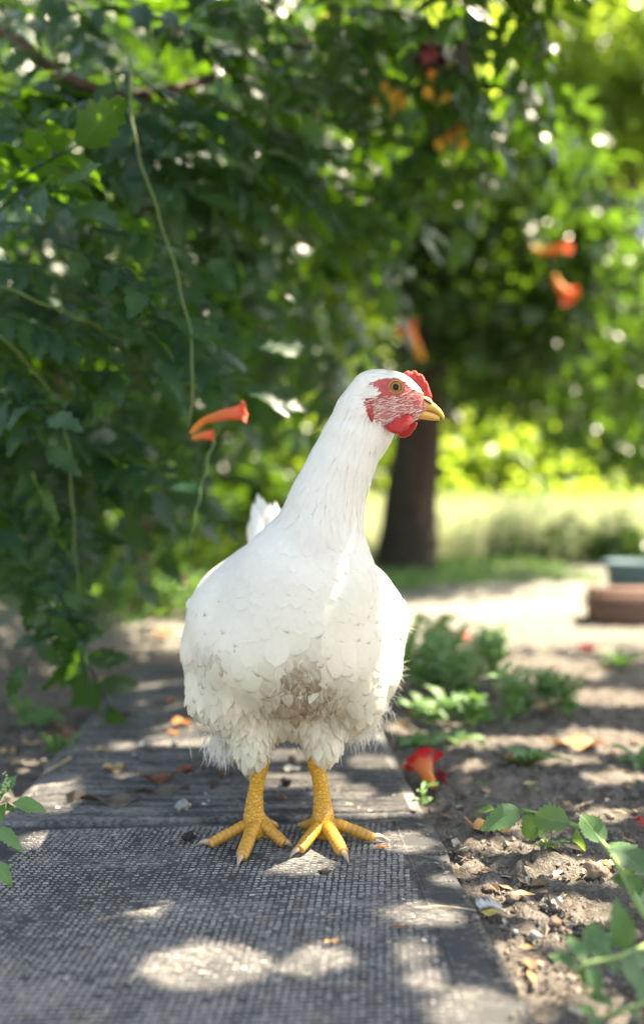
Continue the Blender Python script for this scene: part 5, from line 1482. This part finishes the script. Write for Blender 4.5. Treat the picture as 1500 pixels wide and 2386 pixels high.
for k, (px, py, r, c) in enumerate([(1390, 2040, 24, (.36, .25, .18)), (1408, 2018, 14, (.30, .17, .11)), (1292, 1975, 11, (.24, .16, .11)), (1292, 2150, 14, (.34, .22, .16)), (1475, 2180, 16, (.30, .22, .17)), (1412, 1855, 8, (.16, .13, .11)), (1478, 1856, 9, (.16, .13, .11)), (1075, 1795, 8, (.12, .10, .09)),
                                     (1245, 2182, 11, (.40, .38, .36)), (1200, 2172, 6, (.7, .69, .67)), (1135, 2075, 12, (.12, .09, .07)), (1190, 2095, 14, (.14, .11, .09)), (1330, 1890, 12, (.24, .19, .16)), (1290, 2115, 10, (.22, .17, .14)), (1420, 1905, 10, (.22, .18, .15)), (1060, 1760, 6, (.2, .17, .15)), (1290, 1560, 8, (.2, .15, .12))]):
    lump(px, py + r * .6, r, CLOD[k], c, .0005, 'soil_clod', 'clod', 'clods on the bare soil', seed=20 + k, rough=.30 if k else .5)
mb = MB()
for k in range(4200):
    px, py = random.uniform(880, 1560), 1500 + 900 * random.random() ** 1.2
    g_ = G(px, py)
    aa = (g_[:2] - FRONT0[:2]) @ r_ax[:2]
    if aa < .003:
        if aa < -.03 or random.random() > .5 * math.exp(aa / .008): continue
        g_ = G(px, py, RM if py < 1890 else MAT_Z)
    r_ = abs(random.gauss(0, .0011)) + .0006
    q = rng.normal(0, 1, (6, 3)) * .25 + np.array([(1,0,0),(-1,0,0),(0,1,0),(0,-1,0),(0,0,.8),(0,0,-.8)])
    s_ = random.uniform(.5, 1.25)
    mb.add(q * r_ + g_ + np.array((0, 0, r_ * .5)), np.array([(0,2,4),(2,1,4),(1,3,4),(3,0,4),(2,0,5),(1,2,5),(3,1,5),(0,3,5)]), np.array((.22, .185, .155)) * s_)
o = mb.obj('soil_crumbs', M['clod'], None, smooth=False); tag(o, 'loose crumbs of dry soil', 'soil', kind='stuff')
mb = MB()
for k in range(420):
    px, py = random.uniform(0, 980), 1560 + 330 * random.random()
    g_ = G(px, py, RM); 
    aa = (g_[:2] - REAR0[:2]) @ r_ax[:2]
    if aa > -.01 or aa < -MW + .01: continue
    a = random.uniform(0, 6.3); l = random.uniform(.001, .0042); d = np.array((math.cos(a), math.sin(a) * .6, .1)) * l; w = np.array((-d[1], d[0], 0)) * .3
    mb.add([g_ - d - w, g_ - d + w, g_ + d + w, g_ + d - w + np.array((0, 0, .0008))], np.array([(0, 1, 2, 3)]), random.choice([(.5, .46, .40), (.62, .6, .57), (.2, .15, .1), (.1, .08, .07), (.34, .25, .16)]))
for k in range(160):
    px, py = random.uniform(0, 1150), 1920 + 460 * random.random()
    g_ = G(px, py, MAT_Z + .0018)
    a = random.uniform(0, 6.3); l = random.uniform(.0006, .0024); d = np.array((math.cos(a), math.sin(a) * .6, .1)) * l; w = np.array((-d[1], d[0], 0)) * .35
    if (g_[:2] - FRONT0[:2]) @ r_ax[:2] > -.004: continue
    mb.add([g_ - d - w, g_ - d + w, g_ + d + w, g_ + d - w], np.array([(0, 1, 2, 3)]), random.choice([(.5, .46, .40), (.62, .6, .57), (.2, .15, .1), (.34, .25, .16)]))
o = mb.obj('mat_litter', M['plain'], None, smooth=False); tag(o, 'scattered crumbs and fibres littering the mats', 'litter', kind='stuff')

mb = MB()
for k in range(340):                                   # twigs, husks and leaf crumbs pressed into the soil
    px, py = random.uniform(900, 1560), 1520 + 870 * random.random() ** 1.1
    if random.random() < .3: px, py = random.uniform(-60, 300), random.uniform(1560, 1830)
    g_ = G(px, py, .0035)
    aa = (g_[:2] - FRONT0[:2]) @ r_ax[:2]
    if -MW - .006 < aa < .006: continue
    a = random.uniform(0, 6.3); l = random.uniform(.003, .012); d = np.array((math.cos(a), math.sin(a), random.uniform(-.1, .1))) * l
    if random.random() < .45:
        v, f = tube([g_ - d, g_ + rng.normal(0, .0006, 3), g_ + d], [.0005, .0006, .0003], 4); mb.add(v, f, random.choice([(.12, .09, .07), (.30, .24, .17), (.2, .16, .13)]))
    else:
        w = np.array((-d[1], d[0], 0)) * random.uniform(.25, .6); q = np.array((0, 0, random.uniform(.0005, .003)))
        mb.add([g_ - d, g_ + w + q, g_ + d, g_ - w + q * .3], np.array([(0, 1, 2), (0, 2, 3)]), random.choice([(.34, .22, .11), (.20, .12, .07), (.44, .33, .20), (.10, .07, .05), (.40, .38, .34)]))
o = mb.obj('ground_litter', M['dry'], None, smooth=False); tag(o, 'bits of twig, husk and leaf strewn over the soil', 'litter', kind='stuff')
# white feather by the edge of the mat
fe = empty('loose_feather', G(1140, 2118)); tag(fe, 'small white downy feather lying on the mat edge by a yellow leaf', 'feather')
mb = MB()
qb, qt = G(1176, 2124, .004), G(1118, 2116, .009)
for k in range(170):
    s_ = random.random(); p = qb * (1 - s_) + qt * s_ + np.array((0, 0, .003 * math.sin(s_ * 3.1)))
    d = unit((qt - qb)) * .5 + np.array((random.gauss(0, .2), random.choice((-1, 1)) * .9, random.uniform(.0, .35))); d = unit(d)
    l = random.uniform(.005, .011) * (1 - .4 * abs(s_ - .5)); w = np.array((.0005, 0, .0002))
    mb.add([p - w, p + w, p + d * l], np.array([(0, 1, 2)]), (.66, .66, .66))
mb.obj('vane', M['feather'], fe)
v, f = tube(spline([qb, (qb + qt) / 2 + np.array((0, 0, .003)), qt], 9), [.0005] * 9, 5); mobj('quill', v, f, M['plain'], fe, color=np.tile(np.array((.75, .72, .65)), (len(v), 1)))
dry_leaf(1000, 1665, 44, 10, 'whitish crumpled scrap lying among the weeds', (.66, .66, .68), .7, .001, .6, name='paper_scrap', cat='scrap', group=None, seed=41)
dry_leaf(680, 1795, 40, 10, 'cream coloured crumbly scrap behind the right leg of the hen', (.62, .58, .50), .6, RM, .5, name='paper_scrap', cat='scrap', group=None, seed=42)

# ------------------------------------------------------------------ things at the edge of the clearing
def block(name, label, cat, c0, size, rotz, color, mat, bev=.006):
    bm = bmesh.new(); bmesh.ops.create_cube(bm, size=1)
    for v_ in bm.verts: v_.co = Vector((v_.co.x * size[0], v_.co.y * size[1], (v_.co.z + .5) * size[2]))
    bmesh.ops.bevel(bm, geom=bm.edges[:], offset=bev, segments=2, affect='EDGES')
    bmesh.ops.subdivide_edges(bm, edges=bm.edges[:], cuts=2, use_grid_fill=True)
    v = np.array([q.co[:] for q in bm.verts]); fs = {}
    for q in bm.faces: fs.setdefault(len(q.verts), []).append([w.index for w in q.verts])
    bm.free()
    v += rng.normal(0, bev * .12, v.shape)
    c_, s_ = math.cos(rotz), math.sin(rotz)
    v = np.stack([v[:, 0] * c_ - v[:, 1] * s_, v[:, 0] * s_ + v[:, 1] * c_, v[:, 2]], -1) + np.asarray(c0)
    o = mobj(name, v, [np.array(q) for q in fs.values()], mat, None, color=np.tile(np.array(color), (len(v), 1))); tag(o, label, cat)
block('brick', 'reddish brown brick block at the right edge of the clearing', 'brick', G(1560, 1470) + np.array((.02, .06, -.004)), (.36, .14, .095), R(-8), (0.17, 0.105, 0.085), M['clod'])
block('stump', 'short pale cut stump behind the foot of the vine', 'stump', G(330, 1402) + np.array((0, 0, -.004)), (.075, .075, .085), R(20), (0.36, 0.28, 0.23), M['bark'], .014)
# dull blue tub behind the brick
tb = G(1500, 1420)
prof = [(.0, .0), (.085, .0), (.105, .12), (.112, .125), (.112, .135), (.100, .135), (.082, .02), (0, .02)]
n_ = 28
V_ = np.array([(tb[0] + r_ * math.cos(a), tb[1] + r_ * math.sin(a), z_) for r_, z_ in prof for a in np.linspace(0, 2*math.pi, n_, endpoint=False)])
F_ = np.array([(i*n_+j, i*n_+(j+1)%n_, (i+1)*n_+(j+1)%n_, (i+1)*n_+j) for i in range(len(prof)-1) for j in range(n_)])
o = mobj('tub', V_, F_, M['plain'], None, color=np.tile(np.array((.06, .12, .15)), (len(V_), 1))); tag(o, 'dull blue tub partly hidden behind the brick block', 'tub')
